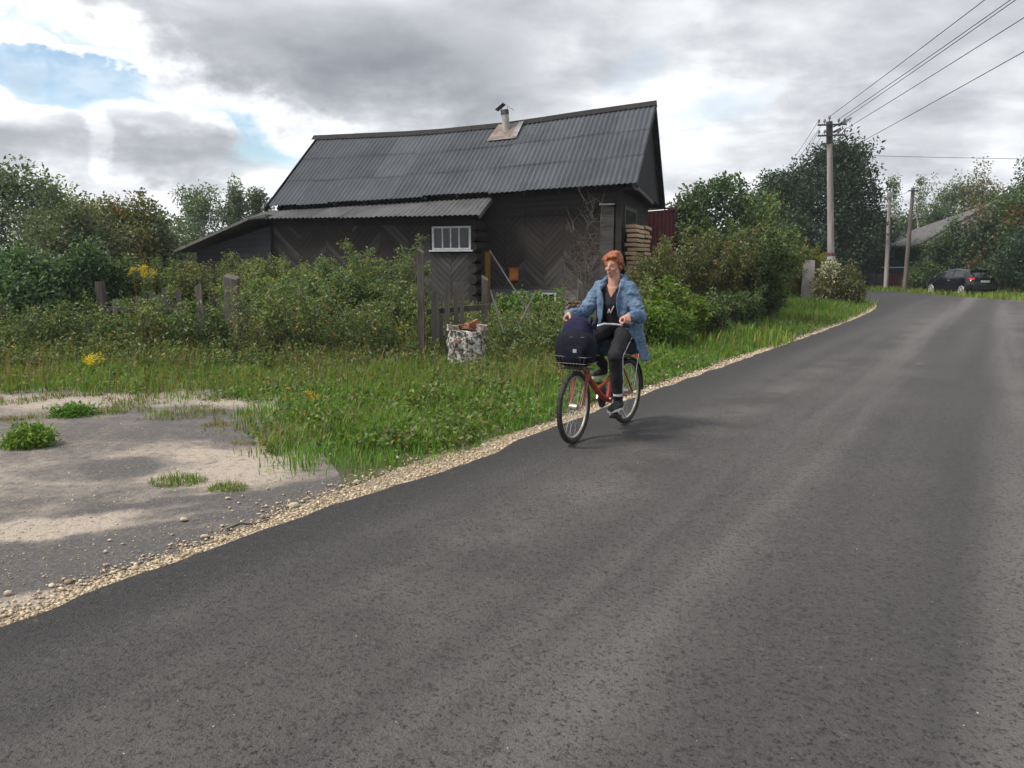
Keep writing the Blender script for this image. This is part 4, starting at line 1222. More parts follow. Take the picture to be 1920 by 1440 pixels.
tag(o, 'lush green grass on the verge between road and fence', 'grass', kind='stuff')
# 2: verge further along the road
P = scatter(110000, (2, 23, 10, 47)); rd = road_dist(P)
k = (rd > .26 + .15 * n2(P, .9, 4)) & (rd < 6.5) & (P[:, 1] > 13) & ~in_poly(P, house_poly)
P, rd = P[k], rd[k]; keep = rng.random(len(P)) < np.clip(22 / P[:, 1], .3, 1); P, rd = P[keep], rd[keep]
hh = np.clip((.10 + .12 * np.clip(rd, 0, 1.8)) * (1 + .5 * n2(P, .7, 31)) * rng.uniform(.6, 1.5, len(P)), .05, .6)
dry = (n2(P, .4, 41) * .6 + rng.normal(0, .2, len(P))) > .30
o = blades(np.c_[P, np.zeros(len(P))], hh, .006 + P[:, 1] * .00055, .6, 'roadside_grass', [M['grass'], M['grass_dry']], dry.astype(np.int32))
tag(o, 'bright roadside grass running along the road to the bend', 'grass', kind='stuff')
# 3: far grass across the crossing and the yard
P = np.r_[scatter(14000, (20, 36, 36, 56)), scatter(9000, (-14, -1, 15, 22)), scatter(5000, (-1, 6, 15, 21)), scatter(12000, (-45, 20, 22, 60))]
k = ~in_poly(P, house_poly) & ~in_poly(P, [tuple(p) for p in edge[::8]] + far)
P = P[k]; hh = rng.uniform(.15, .45, len(P))
o = blades(np.c_[P, np.zeros(len(P))], hh, .02 + P[:, 1] * .0006, .5, 'yard_grass', [M['grass'], M['grass_dry']], (rng.random(len(P)) < .3).astype(np.int32))
tag(o, 'unmown grass around the house and across the crossing', 'grass', kind='stuff')
# 4: tall weeds along the fence: stems with leaves
P = np.r_[scatter(1500, (-10, -1.2, 11.6, 14.6)), scatter(420, (-1.0, 1.6, 12.6, 15.5)), scatter(600, (2.6, 9, 14.5, 22))]
rd = road_dist(P); P = P[(rd > 1.9) & ~in_poly(P, house_poly)]
Ls, St = [], MB()
for p in P:
    h = rng.uniform(.35, 1.0) * (1.0 if p[1] > 13.6 else (.30 + .45 * max(0, (p[1] - 12) / 1.6))) * (1.0 if p[0] < -1 else .8)
    lx, ly = rng.normal(0, .10, 2) * h
    for q in np.linspace(.12, 1, int(5 + h * 8)): Ls.append((p[0] + lx * q, p[1] + ly * q, h * q))
    St.tube([(p[0], p[1], 0), (p[0] + lx, p[1] + ly, h)], [.005, .003], 3, cap=False)
Ls = np.array(Ls); V, F = leaves_at(Ls, .09, 5, .07, aspect=.36, droop=.2, flat=.6)
o = np_obj('tall_weeds', np_mesh('tall_weeds', V, F, [M['leaf_mid'], M['leaf_olive']], np.repeat((rng.random(len(F) // 2) < .3), 2).astype(np.int32)))
tag(o, 'tall leafy weeds and nettles growing along the old fence', 'weeds', kind='stuff')
tag(St.build('weed_stems', M['leaf_olive']), 'thin stems of the weeds along the old fence', 'weeds', kind='stuff')
# 5: low broad-leaved plants mixed in the grass, dry stalks
P = np.r_[scatter(8000, (-9, 4, 8.5, 13.2)), scatter(2200, (-2.5, 1.5, 6.5, 9)), scatter(1800, (3, 12, 10.5, 24))]
rd = road_dist(P); k = (rd > .35) & ~lot_margin(P) & (rng.random(len(P)) < np.clip(.45 + n2(P, 1.1, 50), .05, 1)); P = P[k]
V, F = leaves_at(np.c_[P, rng.uniform(.02, .10, len(P)) + np.clip(n2(P, 1.6, 52), 0, 1) * .35 * rng.random(len(P))], .10, 8, .055, aspect=.6, flat=.6)
o = np_obj('low_weeds', np_mesh('low_weeds', V, F, [M['leaf_bright'], M['leaf_mid'], M['leaf_olive']], np.repeat(rng.choice([0, 1, 2], len(F) // 2, p=[.4, .42, .18]), 2).astype(np.int32)))
tag(o, 'low broad-leaved weeds mixed into the verge grass', 'weeds', kind='stuff')
P = scatter(2600, (-8.5, 2.2, 9.2, 12.6)); rd = road_dist(P); P = P[(rd > 1.1) & ~lot_margin(P) & (n2(P, .9, 60) > -.1)]
o = blades(np.c_[P, np.zeros(len(P))], rng.uniform(.3, .62, len(P)), .006 + .004 * rng.random(len(P)), .45, 'dry_stalks', [M['straw'], M['grass_dry'], M['leaf_rust']], rng.choice([0, 1, 2], len(P), p=[.4, .56, .04]).astype(np.int32))
tag(o, 'dry straw-coloured stalks standing in the verge grass', 'grass', kind='stuff')


P = np.array([tuple(gnd(rng.uniform(-100, 480), 742 + 48 * rng.random() ** 1.5)[:2]) for _ in range(9000)])
P = P[(n2(P, 1.5, 70) + .5 * n2(P, 6, 71)) > .12]
o = blades(np.c_[P, np.full(len(P), .005)], rng.uniform(.02, .09, len(P)), np.full(len(P), .006), 1.0, 'thin_grass', [M['grass'], M['grass_dry'], M['straw']], rng.choice([0, 1, 2], len(P), p=[.35, .4, .25]).astype(np.int32))
tag(o, 'thin half dry grass creeping over the back of the lot', 'grass', kind='stuff')


# tufts on the bare lot
def tuft(label, px, py, wpx, hpx, mat_, leafy=False, n=260):
    p = gnd(px, py); sc_ = p.y / FPX; rx, h = wpx * sc_ * .5, hpx * sc_ * 1.15
    t = thing('weed_tuft', label, 'weed tuft', (p.x, p.y, .006), 0, 'weed tufts on the bare lot')
    a = rng.uniform(0, 6.28, n); r_ = np.sqrt(rng.random(n))
    Q = np.c_[np.cos(a) * r_ * rx, np.sin(a) * r_ * rx * .8, np.zeros(n)]
    hh = h * (1.15 - .75 * r_) * rng.uniform(.25, 1.3, n)
    o = blades(Q, hh, np.full(n, .0055), 1.0, 'blades', [M[mat_], M['grass_dry']], (rng.random(n) < .25).astype(np.int32)); o.parent = t; o['kind'] = 'stuff'
    if leafy:
        V, F = leaves_at(np.c_[Q[:, :2] * .9, hh * .7], .07, 4, .05, aspect=.35); np_obj('leaves', np_mesh('leaves', V, F, M['leaf_bright']), t)
    return t


tuft('round dark green leafy clump alone on the left of the lot', 55, 838, 92, 42, 'grass', True, 300)
tuft('flat grassy island in the middle of the lot, left half', 335, 905, 110, 22, 'grass', n=420)
tuft('flat grassy island in the middle of the lot, right half', 428, 918, 80, 20, 'grass', n=300)
tuft('low spreading tuft at the back of the lot, below the goldenrod', 140, 780, 80, 16, 'grass', True, 220)
tuft('low tuft right of the spreading one at the back of the lot', 210, 776, 60, 16, 'grass', n=180)
tuft('thin tuft at the back of the lot nearest the lush grass', 298, 778, 60, 12, 'grass', n=130)
tuft('dry brownish tuft at the left back corner of the lot', 20, 790, 50, 14, 'grass_dry', n=110)
tuft('dark withered tuft at the tip of the lush grass', 405, 800, 60, 18, 'straw', n=150)
tuft('small dry tuft at the corner where sand meets lush grass', 455, 833, 55, 10, 'grass_dry', n=90)

# ------------------------------------------------------------------ fences, pillars
def post(parent, name, px, py0, py1, wpx, Y, mat, lean_=0, thick=None, point=.0, jag=False):
    """an upright board or post from pixel row py0 (top) down to the ground at distance Y"""
    a = at(px, py0, Y); w = wpx * Y / FPX; h = a.z; th = thick or w
    l = lean_ * Y / FPX; n = 4; mb = MB()
    vs, fs = [], []
    for i in range(n + 1):
        t = i / n; ww = w * (1 - .10 * t) * (1 if i % 2 else 1.05)
        x = -l * (1 - t)
        zt = h * t - (.05 if i == 0 else 0)
        vs += [(x - ww / 2, -th / 2, zt), (x + ww / 2, -th / 2, zt), (x + ww / 2, th / 2, zt), (x - ww / 2, th / 2, zt)]
    if jag:
        for k, dz in zip((-4, -3, -2, -1), (.0, -.06, -.02, .05)): vs[k] = (vs[k][0], vs[k][1], vs[k][2] + dz)
    if point: vs[-4] = (vs[-4][0], vs[-4][1], vs[-4][2] - point * w); vs[-1] = (vs[-1][0], vs[-1][1], vs[-1][2] - point * w)
    for i in range(n):
        for k in range(4): fs.append((i * 4 + k, i * 4 + (k + 1) % 4, i * 4 + 4 + (k + 1) % 4, i * 4 + 4 + k))
    fs += [(3, 2, 1, 0), (n * 4, n * 4 + 1, n * 4 + 2, n * 4 + 3)]
    o = mb.add(vs, fs).build(name, mat, parent)
    base = Vector((a.x, a.y, 0)); o.location = base - (parent.location if parent else Vector())
    return o


p = at(300, 640, 13.9)
fl = thing('paling_fence', 'decayed grey paling fence half swallowed by bushes', 'fence', (p.x, p.y, 0))
post(fl, 'post', 187, 528, 0, 13, 14.2, M['wood_old'], -4)
post(fl, 'post', 434, 518, 0, 25, 13.4, M['wood_grey'], 2, thick=.2, jag=True)
for px, top, w, ln in [(214, 560, 8, 2), (258, 556, 9, -5), (272, 550, 8, 4), (284, 545, 9, 9), (296, 552, 8, 3), (308, 538, 9, 6), (322, 556, 8, -2), (334, 544, 9, 1), (346, 560, 8, 4), (371, 530, 12, 1), (384, 575, 9, -3), (402, 552, 10, 2), (455, 566, 9, 5), (478, 572, 9, -4), (505, 560, 9, 3), (540, 575, 9, -6)]:
    post(fl, 'paling', px, top, 0, w, 13.9 + random.uniform(-.08, .08), M['wood_grey'] if random.random() < .75 else M['wood_old'], ln + random.uniform(-4, 4), thick=.025, point=random.uniform(-.4, .9))
for za, zb, x0, x1 in ((578, 590, 190, 560), (640, 640, 190, 560)):
    a, b_ = at(x0, za, 14.0), at(x1, zb, 13.85)
    MB().bar(a - fl.location, b_ - fl.location, .05, .08).build('rail', M['wood_old'], fl)

p = at(787, 640, 12.85)
tag(post(None, 'gate_post', 788, 468, 0, 12, 12.8, M['wood_old'], 1, jag=True), 'tall dark wooden post standing left of the wide gate boards', 'post')
gb = thing('board_gate', 'wide grey boards of a broken gate beside the tall post', 'gate', (p.x, p.y, 0))
for px, top, w, ln in [(815, 545, 15, -2), (838, 530, 9, 0), (855, 530, 9, 1), (866, 528, 8, 1), (826, 590, 10, 3)]:
    post(gb, 'board', px, top, 0, w, 12.95 + random.uniform(-.06, .06), M['wood_grey'], ln, thick=.03, point=random.uniform(-.3, .3))
a, b_ = at(800, 585, 13.0), at(920, 575, 13.2)
MB().bar(a - gb.location, b_ - gb.location, .05, .09).build('rail', M['wood_old'], gb)
for px, top, w, Y, ln, lab, mt in [(909, 520, 12, 14.2, 2, 'dark wooden post behind the whitewashed pillar', 'wood_old'), (1088, 527, 9, 13.2, 0, 'dark thin post behind the rider, left of her shoulder', 'wood_old'),
                                   (1097, 532, 5, 13.4, -4, 'pale weathered stake next to the dark thin post', 'wood_grey'), (560, 545, 10, 14.0, 3, 'lone grey stake among the bushes, middle of the fence line', 'wood_grey')]:
    tag(post(None, 'fence_post', px, top, 0, w, Y, M[mt], ln, jag=True), lab, 'post', 'loose fence posts')
for (x0, y0), (x1, y1), Y, lab in [((922, 545), (952, 655), 13.6, 'thin bare pole leaning right beside the whitewashed pillar'), ((1008, 545), (955, 640), 13.9, 'thin bare pole leaning left over the weeds'), ((560 + 360, 470), (1000, 600), 15.2, 'long thin branch leaning towards the orange box')]:
    a, b_ = at(x0, y0, Y), at(x1, y1, Y - .3)
    d = (b_ - a); b_ = a + d * (a.z / -d.z) if d.z < 0 else b_
    o = MB().tube([(a - b_) * t + Vector((.02 * math.sin(t * 5), 0, .02 * math.sin(t * 9))) for t in (1, .7, .4, 0)], [.012, .016, .019, .022], 6).build('leaning_pole', M['bark_grey'], None, True)
    o.location = b_; tag(o, lab, 'pole', 'leaning bare poles')

# whitewashed pillar stump with broken bricks on top
m, nt, b = newmat('peeling_whitewash'); vec = objcoord(nt)
a_, c_ = nz(nt, vec, 11, 6, .72, .4), nz(nt, vec, 26, 5, .7)
cc = mixc(nt, (a_ * .6 + c_ * .4).smooth(.47, .53), (.070, .060, .048), (.50, .48, .45))
cc = mixc(nt, nz(nt, vec, 4.2, 4, .6).smooth(.58, .66), cc, (.17, .07, .045))
nt.links.new(cc, b.inputs['Base Color']); b.inputs['Roughness'].default_value = .9; bump(nt, b, a_ * .7 + c_ * .3, 1.0, .03); M['whitewash'] = m
M['brick_old'] = pmat('brick_old', (.26, .10, .05), (.12, .06, .04), 9, .9, bmp=.6)
M['rubble'] = pmat('rubble', (.42, .38, .33), (.16, .12, .09), 9, .9, bmp=.6)
p = at(875, 640, 12.25)
pil = thing('pillar_stump', 'peeling whitewashed pillar stump topped with broken bricks', 'pillar', (p.x, p.y, 0))
zt = at(875, 620, 12.25).z; bm = bmesh.new(); bmesh.ops.create_cube(bm, size=1); bmesh.ops.subdivide_edges(bm, edges=bm.edges[:], cuts=9, use_grid_fill=True)
for v in bm.verts:
    q = Vector((v.co.x * .60, v.co.y * .50, (v.co.z + .5) * zt))
    r_ = Vector((v.co.x, v.co.y, 0)); ln = max(abs(v.co.x), abs(v.co.y)) * 2
    if ln > .9: q += Vector((v.co.x, v.co.y, 0)).normalized() * (mnoise.noise(q * 6) * .035 + mnoise.noise(q * 16) * .018) - Vector((v.co.x * abs(v.co.y), v.co.y * abs(v.co.x), 0)) * .22
    if v.co.z > .4: q.z += mnoise.noise(q * 9) * .04
    v.co = q
me = bpy.data.meshes.new('shaft'); bm.to_mesh(me); bm.free(); me.materials.append(M['whitewash']); np_obj('shaft', me, pil)
for dx_, dy_, dz_, sx_, sy_, sz_, rz_, ry_, mt in [(-.22, -.05, .05, .17, .13, .09, .3, .1, 'rubble'), (-.08, .03, .06, .15, .12, .07, -.5, -.1, 'brick_old'), (.05, -.06, .07, .13, .11, .10, .8, .3, 'brick_old'), (.14, .02, .09, .14, .12, .14, .2, -.5, 'orange_brick'),
                                               (.24, -.03, .05, .13, .14, .10, -.3, .2, 'rubble'), (.0, .12, .05, .2, .1, .07, .1, 0, 'rubble'), (.20, .14, .05, .14, .1, .08, .6, 0, 'brick_old')]:
    if mt == 'orange_brick' and mt not in M: M[mt] = pmat('orange_brick', (.36, .15, .06), (.2, .08, .04), 8, .9, bmp=.6)
    bm = bmesh.new(); bmesh.ops.create_cube(bm, size=1); bmesh.ops.subdivide_edges(bm, edges=bm.edges[:], cuts=2, use_grid_fill=True)
    for v in bm.verts: v.co = Vector((v.co.x * sx_, v.co.y * sy_, v.co.z * sz_)) * (1 + .35 * mnoise.noise(v.co * 4 + Vector((dx_ * 20, dy_ * 20, 0))))
    me = bpy.data.meshes.new('broken_brick'); bm.to_mesh(me); bm.free(); me.materials.append(M[mt])
    o = np_obj('broken_brick', me, pil); o.location = (dx_, dy_, zt + dz_); o.rotation_euler = (0, ry_, rz_)
p = at(1068, 640, 12.4)
m, nt, b = newmat('crumbling_brick'); vec = objcoord(nt); vo = nt.nodes.new('ShaderNodeTexVoronoi'); nt.links.new(vec, vo.inputs['Vector']); vo.inputs['Scale'].default_value = 22
cc = mixc(nt, S(nt, vo.outputs['Distance']).smooth(.1, .55), (.26, .17, .12), (.07, .045, .035)); cc = mixc(nt, nz(nt, vec, 9, 4).smooth(.55, .65), cc, (.40, .32, .26))
nt.links.new(cc, b.inputs['Base Color']); b.inputs['Roughness'].default_value = .95; bump(nt, b, S(nt, vo.outputs['Distance']), 1.0, .04); M['crumble'] = m
bm = bmesh.new(); bmesh.ops.create_cube(bm, size=1); bmesh.ops.subdivide_edges(bm, edges=bm.edges[:], cuts=8, use_grid_fill=True); zt = at(1068, 566, 12.4).z
for v in bm.verts:
    t = v.co.z + .5; q = Vector((v.co.x * (.26 - .06 * t) + .05 * t, v.co.y * .24, t * zt)); q += Vector((v.co.x, v.co.y, .3)) * mnoise.noise(q * 9) * .07; v.co = q
me = bpy.data.meshes.new('brick_pillar'); bm.to_mesh(me); bm.free(); me.materials.append(M['crumble'])
o = np_obj('brick_pillar', me); o.location = (p.x, p.y, 0); tag(o, 'narrow crumbling reddish brick pillar beside the rider’s right hand'.replace('’', ''), 'pillar')

# red metal shed behind the house
M['red_metal'] = pmat('red_metal', (.085, .014, .018), (.055, .012, .016), 5, .7, spec=.2)
Yr = 27.5; a, b_ = at(1204, 397, Yr), at(1266, 392, Yr + 1.0)
rs = thing('metal_shed', 'dark red corrugated metal shed behind the gable of the house', 'shed', (a.x, a.y, 0))
u = (b_ - a); u.z = 0; L = u.length; u.normalize(); nrm = Vector((u.y, -u.x, 0)); mb = MB(); n = int(L / .05); vs = []
for i in range(n + 1):
    q = u * (L * i / n) + nrm * (.025 if i % 4 in (0, 1) else 0); zt = a.z + (b_.z - a.z) * i / n
    vs += [(q.x, q.y, 0), (q.x, q.y, zt)]
mb.add(vs, [(2 * i, 2 * i + 2, 2 * i + 3, 2 * i + 1) for i in range(n)]).build('wall', M['red_metal'], rs)
back_ = -nrm * 3.2
MB().prism([(0, 0, a.z + .02) - nrm * -.05 if False else Vector((0, 0, a.z + .02)) + nrm * .08, u * L + Vector((0, 0, b_.z + .02)) + nrm * .08, u * L + back_ + Vector((0, 0, b_.z + .12)), back_ + Vector((0, 0, a.z + .12))], (0, 0, .05)).build('roof', M['red_metal'], rs)
MB().prism([Vector((0, 0, 0)) - nrm * .05, back_, back_ + Vector((0, 0, a.z + .08)), Vector((0, 0, a.z)) - nrm * .05], u * .05).build('side_wall', M['red_metal'], rs)

# half hidden house on the right
M['roof_pale'] = pmat('roof_pale', (.105, .10, .10), (.065, .062, .064), 3, .85, stretch=(3, .5, .5), bmp=.3)
M['teal_wall'] = pmat('teal_wall', (.030, .050, .055), (.045, .065, .065), 4, .8)
e0, r0 = at(1722, 459, 55), at(1868, 377, 59.5)
rh = thing('hip_roof_house', 'house with grey hipped roof half hidden by bushes on the right', 'house', (e0.x, e0.y, 0))
O2 = Vector((e0.x, e0.y, 0)); r1 = r0 + Vector((7, 0, 0))
E0, E1, E2, E3 = Vector((0, 0, e0.z)), Vector((22, 0, e0.z)), Vector((22, 9, e0.z)), Vector((0, 9, e0.z))
q0, q1 = r0 - O2, r1 - O2
rf = MB().add([E0, E1, E2, E3, q0, q1] + [p_ - Vector((0, 0, .12)) for p_ in (E0, E1, E2, E3)], [(0, 1, 5, 4), (1, 2, 5), (2, 3, 4, 5), (3, 0, 4), (0, 6, 7, 1), (3, 9, 6, 0), (6, 9, 8, 7)]).build('roof', M['roof_pale'], rh)
MB().bar(E0 + Vector((0, 0, .04)), q0 + Vector((0, 0, .06)), .2, .06).build('ridge_cap', M['roof_pale'], rf)
MB().box((11, 4.5, e0.z / 2 - .06), (20.6, 7.6, e0.z - .14)).build('wall', M['teal_wall'], rh)
for x in (1.6, 4.2, 7.0):
    w_ = MB().box((x, .685, 1.9), (1.0, .04, 1.2)).build('window', M['pane'], rh)
    f = MB()
    for s in (-1, 1): f.box((x + s * .53, .67, 1.9), (.10, .08, 1.4)); f.box((x, .67, 1.9 + s * .65), (.94, .076, .10))
    f.build('frame', M['white_trim'], w_)

# far fence across the crossing and the red gate
p = at(1600, 530, 57); ff = thing('picket_fence', 'low grey picket fence across the crossing, left of the slim poles', 'fence', (p.x, p.y, 0))
pk = MB().prism([(-.05, 0, 0), (.05, 0, 0), (.05, 0, 1.0), (0, 0, 1.08), (-.05, 0, 1.0)], (0, .025, 0)).mesh('picket', M['wood_grey'])
q = at(1652, 530, 55.5) - p; nP = 20
for i in range(nP + 1):
    o = bpy.data.objects.new('picket', pk); col.objects.link(o); o.parent = ff; o.location = (q.x * i / nP, q.y * i / nP, .04); o.rotation_euler = (0, random.uniform(-.03, .03), 0)
for z in (.35, .8): MB().bar((0, .05, z), (q.x, q.y + .05, z), .04, .07).build('rail', M['wood_old'], ff)
M['turq'] = pmat('turquoise', (.20, .42, .38), (.14, .30, .28), 5, .6)
p = at(1678, 530, 54); rg = thing('yard_gate', 'small dark red yard gate with turquoise top rail between the slim poles', 'gate', (p.x, p.y, 0))
for i in range(7): MB().box((-.6 + i * .2, 0, .62), (.17, .03, 1.15)).build('board', M['red_metal'], rg)
for s in (-1, 1): MB().box((s * .78, 0, .75), (.10, .10, 1.5)).build('post', M['wood_old'], rg)
MB().box((0, .0, 1.55), (1.9, .3, .06)).build('top_rail', M['turq'], rg)

# concrete slab standing at the verge
M['concrete'] = pmat('concrete', (.27, .25, .245), (.19, .175, .17), 5, .9, bmp=.5, stretch=(1, 1, .5))
M['concrete_pole'] = pmat('concrete_pole', (.30, .275, .26), (.20, .185, .175), 4, .9, bmp=.3, stretch=(1, 1, .15))
p = at(1513, 566, 34.5); zt = at(1513, 488, 34.5).z
sl_ = thing('concrete_slab', 'upright grey concrete slab standing at the edge of the verge', 'slab', (p.x, p.y, 0), R(-20))
MB().prism([(-.27, -.1, -.1), (.25, -.1, -.1), (.24, -.1, zt), (-.20, -.1, zt + .02), (-.25, -.1, zt - .10)], (0, .2, 0)).build('slab', M['concrete'], sl_)
MB().box((.02, -.105, zt * .55), (.03, .02, .9)).build('groove', M['concrete_pole'], sl_)

# ------------------------------------------------------------------ poles and wires
M['steel_dark'] = pmat('steel_dark', (.045, .045, .05), (.07, .065, .065), 8, .55, metal=.4)
M['porcelain'] = pmat('porcelain', (.10, .09, .09), (.16, .15, .15), 8, .3)
M['lampgrey'] = pmat('lamp_grey', (.24, .25, .27), (.30, .31, .33), 6, .4, metal=.3)


def flag(c): return pmat('poster_' + str(round(c[0] * 100)), c, None, 30, .6)


def pole(name, label, cat, base, top, r0_, r1_, mat, group=None):
    t = thing(name, label, cat, base, 0, group); d = top - base
    MB().tube([(0, 0, -.1), d * .5, d], [r0_, (r0_ + r1_) / 2, r1_], 10).build('shaft', mat, t, True)
    return t, d


YP = 36
pt0 = at(1555, 228, YP); pbm = at(1558.5, 505, YP); dd = (pt0 - pbm) / (pt0.z - pbm.z); pbase = pbm - dd * pbm.z
main, d = pole('power_pole', 'tall concrete power pole with two crossarms and street lamp', 'power pole', pbase, pt0, .165, .115, M['concrete_pole'], 'power poles')
MB().tube([d * .88, d], [.145, .14], 10).build('collar', M['steel_dark'], main, True)
c1, c2 = at(1556, 236, YP) - pbase, at(1556, 256, YP) - pbase
W1, W2 = at(1537, 236, YP) - pbase, at(1537, 259, YP) - pbase
ARM = {}
for nm, c_, half in (('a', c1, .62), ('b', c2, .62)):
    MB().bar(c_ + Vector((-half, -.18, 0)), c_ + Vector((half, -.18, .04)), .07, .07).build('crossarm', M['steel_dark'], main)
    for s in (-1, -.55, .55, 1):
        q = c_ + Vector((s * (half - .05), -.18, .03 + .02 * s)); ARM[(nm, s)] = q + pbase + Vector((0, 0, .22))
        o = MB().tube([q, q + Vector((0, 0, .10)), q + Vector((0, 0, .12)), q + Vector((0, 0, .19)), q + Vector((0, 0, .24))], [.02, .02, .06, .055, .03], 8).build('insulator', M['porcelain'], main, True)
q = d + Vector((0, 0, .0)); MB().tube([q, q + Vector((0, 0, .10)), q + Vector((0, 0, .12)), q + Vector((0, 0, .2)), q + Vector((0, 0, .25))], [.02, .02, .06, .055, .03], 8).build('insulator', M['porcelain'], main, True)
TOPW = d + pbase + Vector((0, 0, .22))
l0, l1 = at(1562, 238, YP) - pbase, at(1595, 222, YP) - pbase
MB().tube([l0, l0.lerp(l1, .55)], .03, 8).build('lamp_arm', M['steel_dark'], main, True)
lm = l0.lerp(l1, .5); MB().bar(lm, l1, .20, .10).build('lamp_head', M['lampgrey'], main)
MB().bar(l0.lerp(l1, .56) - Vector((0, 0, .062)), l1.lerp(l0, .1) - Vector((0, 0, .06)), .15, .03).build('lamp_glass', M['porcelain'], main)
f0 = at(1563, 248, YP) - pbase; MB().bar(f0, f0 + Vector((.30, 0, .16)), .10, .10).build('fitting', M['steel_dark'], main)
zc = at(1558, 486, YP).z
for k, (z_, c_) in enumerate(((zc + .22, (.16, .05, .09)), (zc + .05, (.42, .42, .44)), (zc - .10, (.04, .05, .16)), (zc - .24, (.42, .42, .42)))):
    pc = pbase + dd * z_ - pbase
    MB().tube([pc - Vector((0, 0, .075)), pc + Vector((0, 0, .075))], .168, 10).build('poster', flag(c_), main, True)

bp = at(1661, 545, 52); tp = at(1668, 363, 52); bp = bp - (tp - bp) * (bp.z / (tp.z - bp.z))
sp1, d1 = pole('utility_pole', 'straight slim pale pole at the far road edge', 'utility pole', bp, tp, .15, .10, M['concrete_pole'], 'slim poles')
MB().box(d1 + Vector((0, -.1, -.1)), (.3, .2, .35)).build('junction_box', M['lampgrey'], sp1)
bp = at(1696, 547, 49.5); tp = at(1712, 352, 49.5); bp = bp - (tp - bp) * (bp.z / (tp.z - bp.z))
sp2, d2 = pole('utility_pole', 'slim weathered pole leaning right near the parked car', 'utility pole', bp, tp, .15, .10, M['wood_grey'], 'slim poles')
MB().bar(d2 + Vector((-.35, -.1, -.2)), d2 + Vector((.35, -.1, -.2)), .07, .07).build('crossarm', M['steel_dark'], sp2)
bp = at(1453, 500, 64); tp = at(1453, 344, 64); bp.z = 0
sp3, d3 = pole('power_pole', 'far concrete pole in front of the dark rounded tree', 'power pole', bp, tp, .16, .11, M['concrete_pole'], 'power poles')
for s in (-.5, -.9): MB().bar(d3 + Vector((-.55, -.15, s + .4)), d3 + Vector((.55, -.15, s + .4)), .07, .07).build('crossarm', M['steel_dark'], sp3)

M['wire'] = pmat('wire', (.030, .030, .034), None, 5, .6)


def wire(label, a, b_, sag=.25, r=.011, group='overhead wires'):
    a, b_ = Vector(a), Vector(b_); n = 18
    pts_ = [a.lerp(b_, i / n) - Vector((0, 0, 4 * sag * (i / n) * (1 - i / n))) for i in range(n + 1)]
    o = MB().tube([p_ - a for p_ in pts_], r, 5).build('overhead_wire', M['wire'], None, True); o.location = a
    return tag(o, label, 'wire', group)


def toward(a, px, py, z, back_y=-6):
    """continue the wire that leaves a and crosses the sky at (px, py) at height z to the next pole behind the camera"""
    dr = ray(px, py); q = CAM + dr * ((z - CAMH) / dr.z); u_ = (q - a); k = (back_y - a.y) / u_.y
    return a + u_ * k


for (src, px, py, lab) in ((TOPW, 1835, 0, 'topmost wire running from the pole top out of the picture'), (ARM[('a', .55)], 1882, 0, 'upper wire, second from the top, leaving the picture at its top edge'),
                           (ARM[('a', 1)], 1889, 2, 'upper wire close below the second one'), (ARM[('b', 1)], 1920, 24, 'middle wire leaving at the upper right corner')):
    wire(lab, src, toward(src, px, py, src.z - .1), .12)
s_ = pbase + dd * at(1558, 290, YP).z
wire('lowest slanting wire crossing the sky right of the tall tree', pbase + dd * at(1558, 298, YP).z, toward(pbase + dd * at(1558, 298, YP).z, 1920, 88, 6.2), .1, .010)
wire('nearly level wire crossing the sky towards the right edge', s_ + Vector((.1, 0, 0)), at(2300, 302, 34), .05, .010)
e_ = tp + Vector((0, 0, .1))
for k, (key, lab) in enumerate(((('a', -1), 'upper wire from the power pole down to the far pole'), (('a', -.55), 'second wire from the power pole to the far pole'), (('b', -1), 'third wire from the power pole to the far pole'), (('b', -.55), 'lowest wire from the power pole to the far pole'))):
    wire(lab, ARM[key], e_ + Vector((-.5 + .33 * k, -.15, -.2 - .3 * (k > 1))), .35, .010)
wire('thin wire going on from the far pole to the left', e_ + Vector((-.4, 0, 0)), at(1380, 368, 84), .2, .012)
wire('thin sagging wire strung between the two slim poles', d1 + sp1.location, d2 + sp2.location, .25, .010)

# ------------------------------------------------------------------ parked car
M['car_paint'] = pmat('car_paint', (.004, .005, .008), (.005, .006, .009), 3, .13, spec=.6)
M['car_glass'] = pmat('car_glass', (.012, .014, .018), (.014, .016, .02), 3, .04, spec=.8)
M['tyre'] = pmat('tyre', (.018, .018, .019), (.030, .029, .028), 20, .85)
M['alloy'] = pmat('alloy', (.62, .62, .62), (.48, .48, .49), 10, .3, metal=.6)
M['lamp_red'] = pmat('lamp_red', (.45, .03, .03), (.35, .02, .02), 10, .2, spec=.6)
M['plate_white'] = pmat('plate_white', (.62, .62, .62), None, 10, .5)
M['trim_black'] = pmat('trim_black', (.012, .012, .013), (.02, .02, .02), 10, .6)
w0, w1 = gnd(1803, 556), gnd(1762, 551.5)
w0 = gnd(1804, 554.5); hd = Vector((math.sin(R(-6)), math.cos(R(-6)), 0)); ca = math.atan2(hd.y, hd.x); sd = Vector((hd.y, -hd.x, 0))      # sd points to the car's right
origin = w0 + hd * 1.3 + sd * .76
car = thing('parked_car', 'dark hatchback parked on the grass beside the crossing', 'car', (origin.x, origin.y, 0), ca)
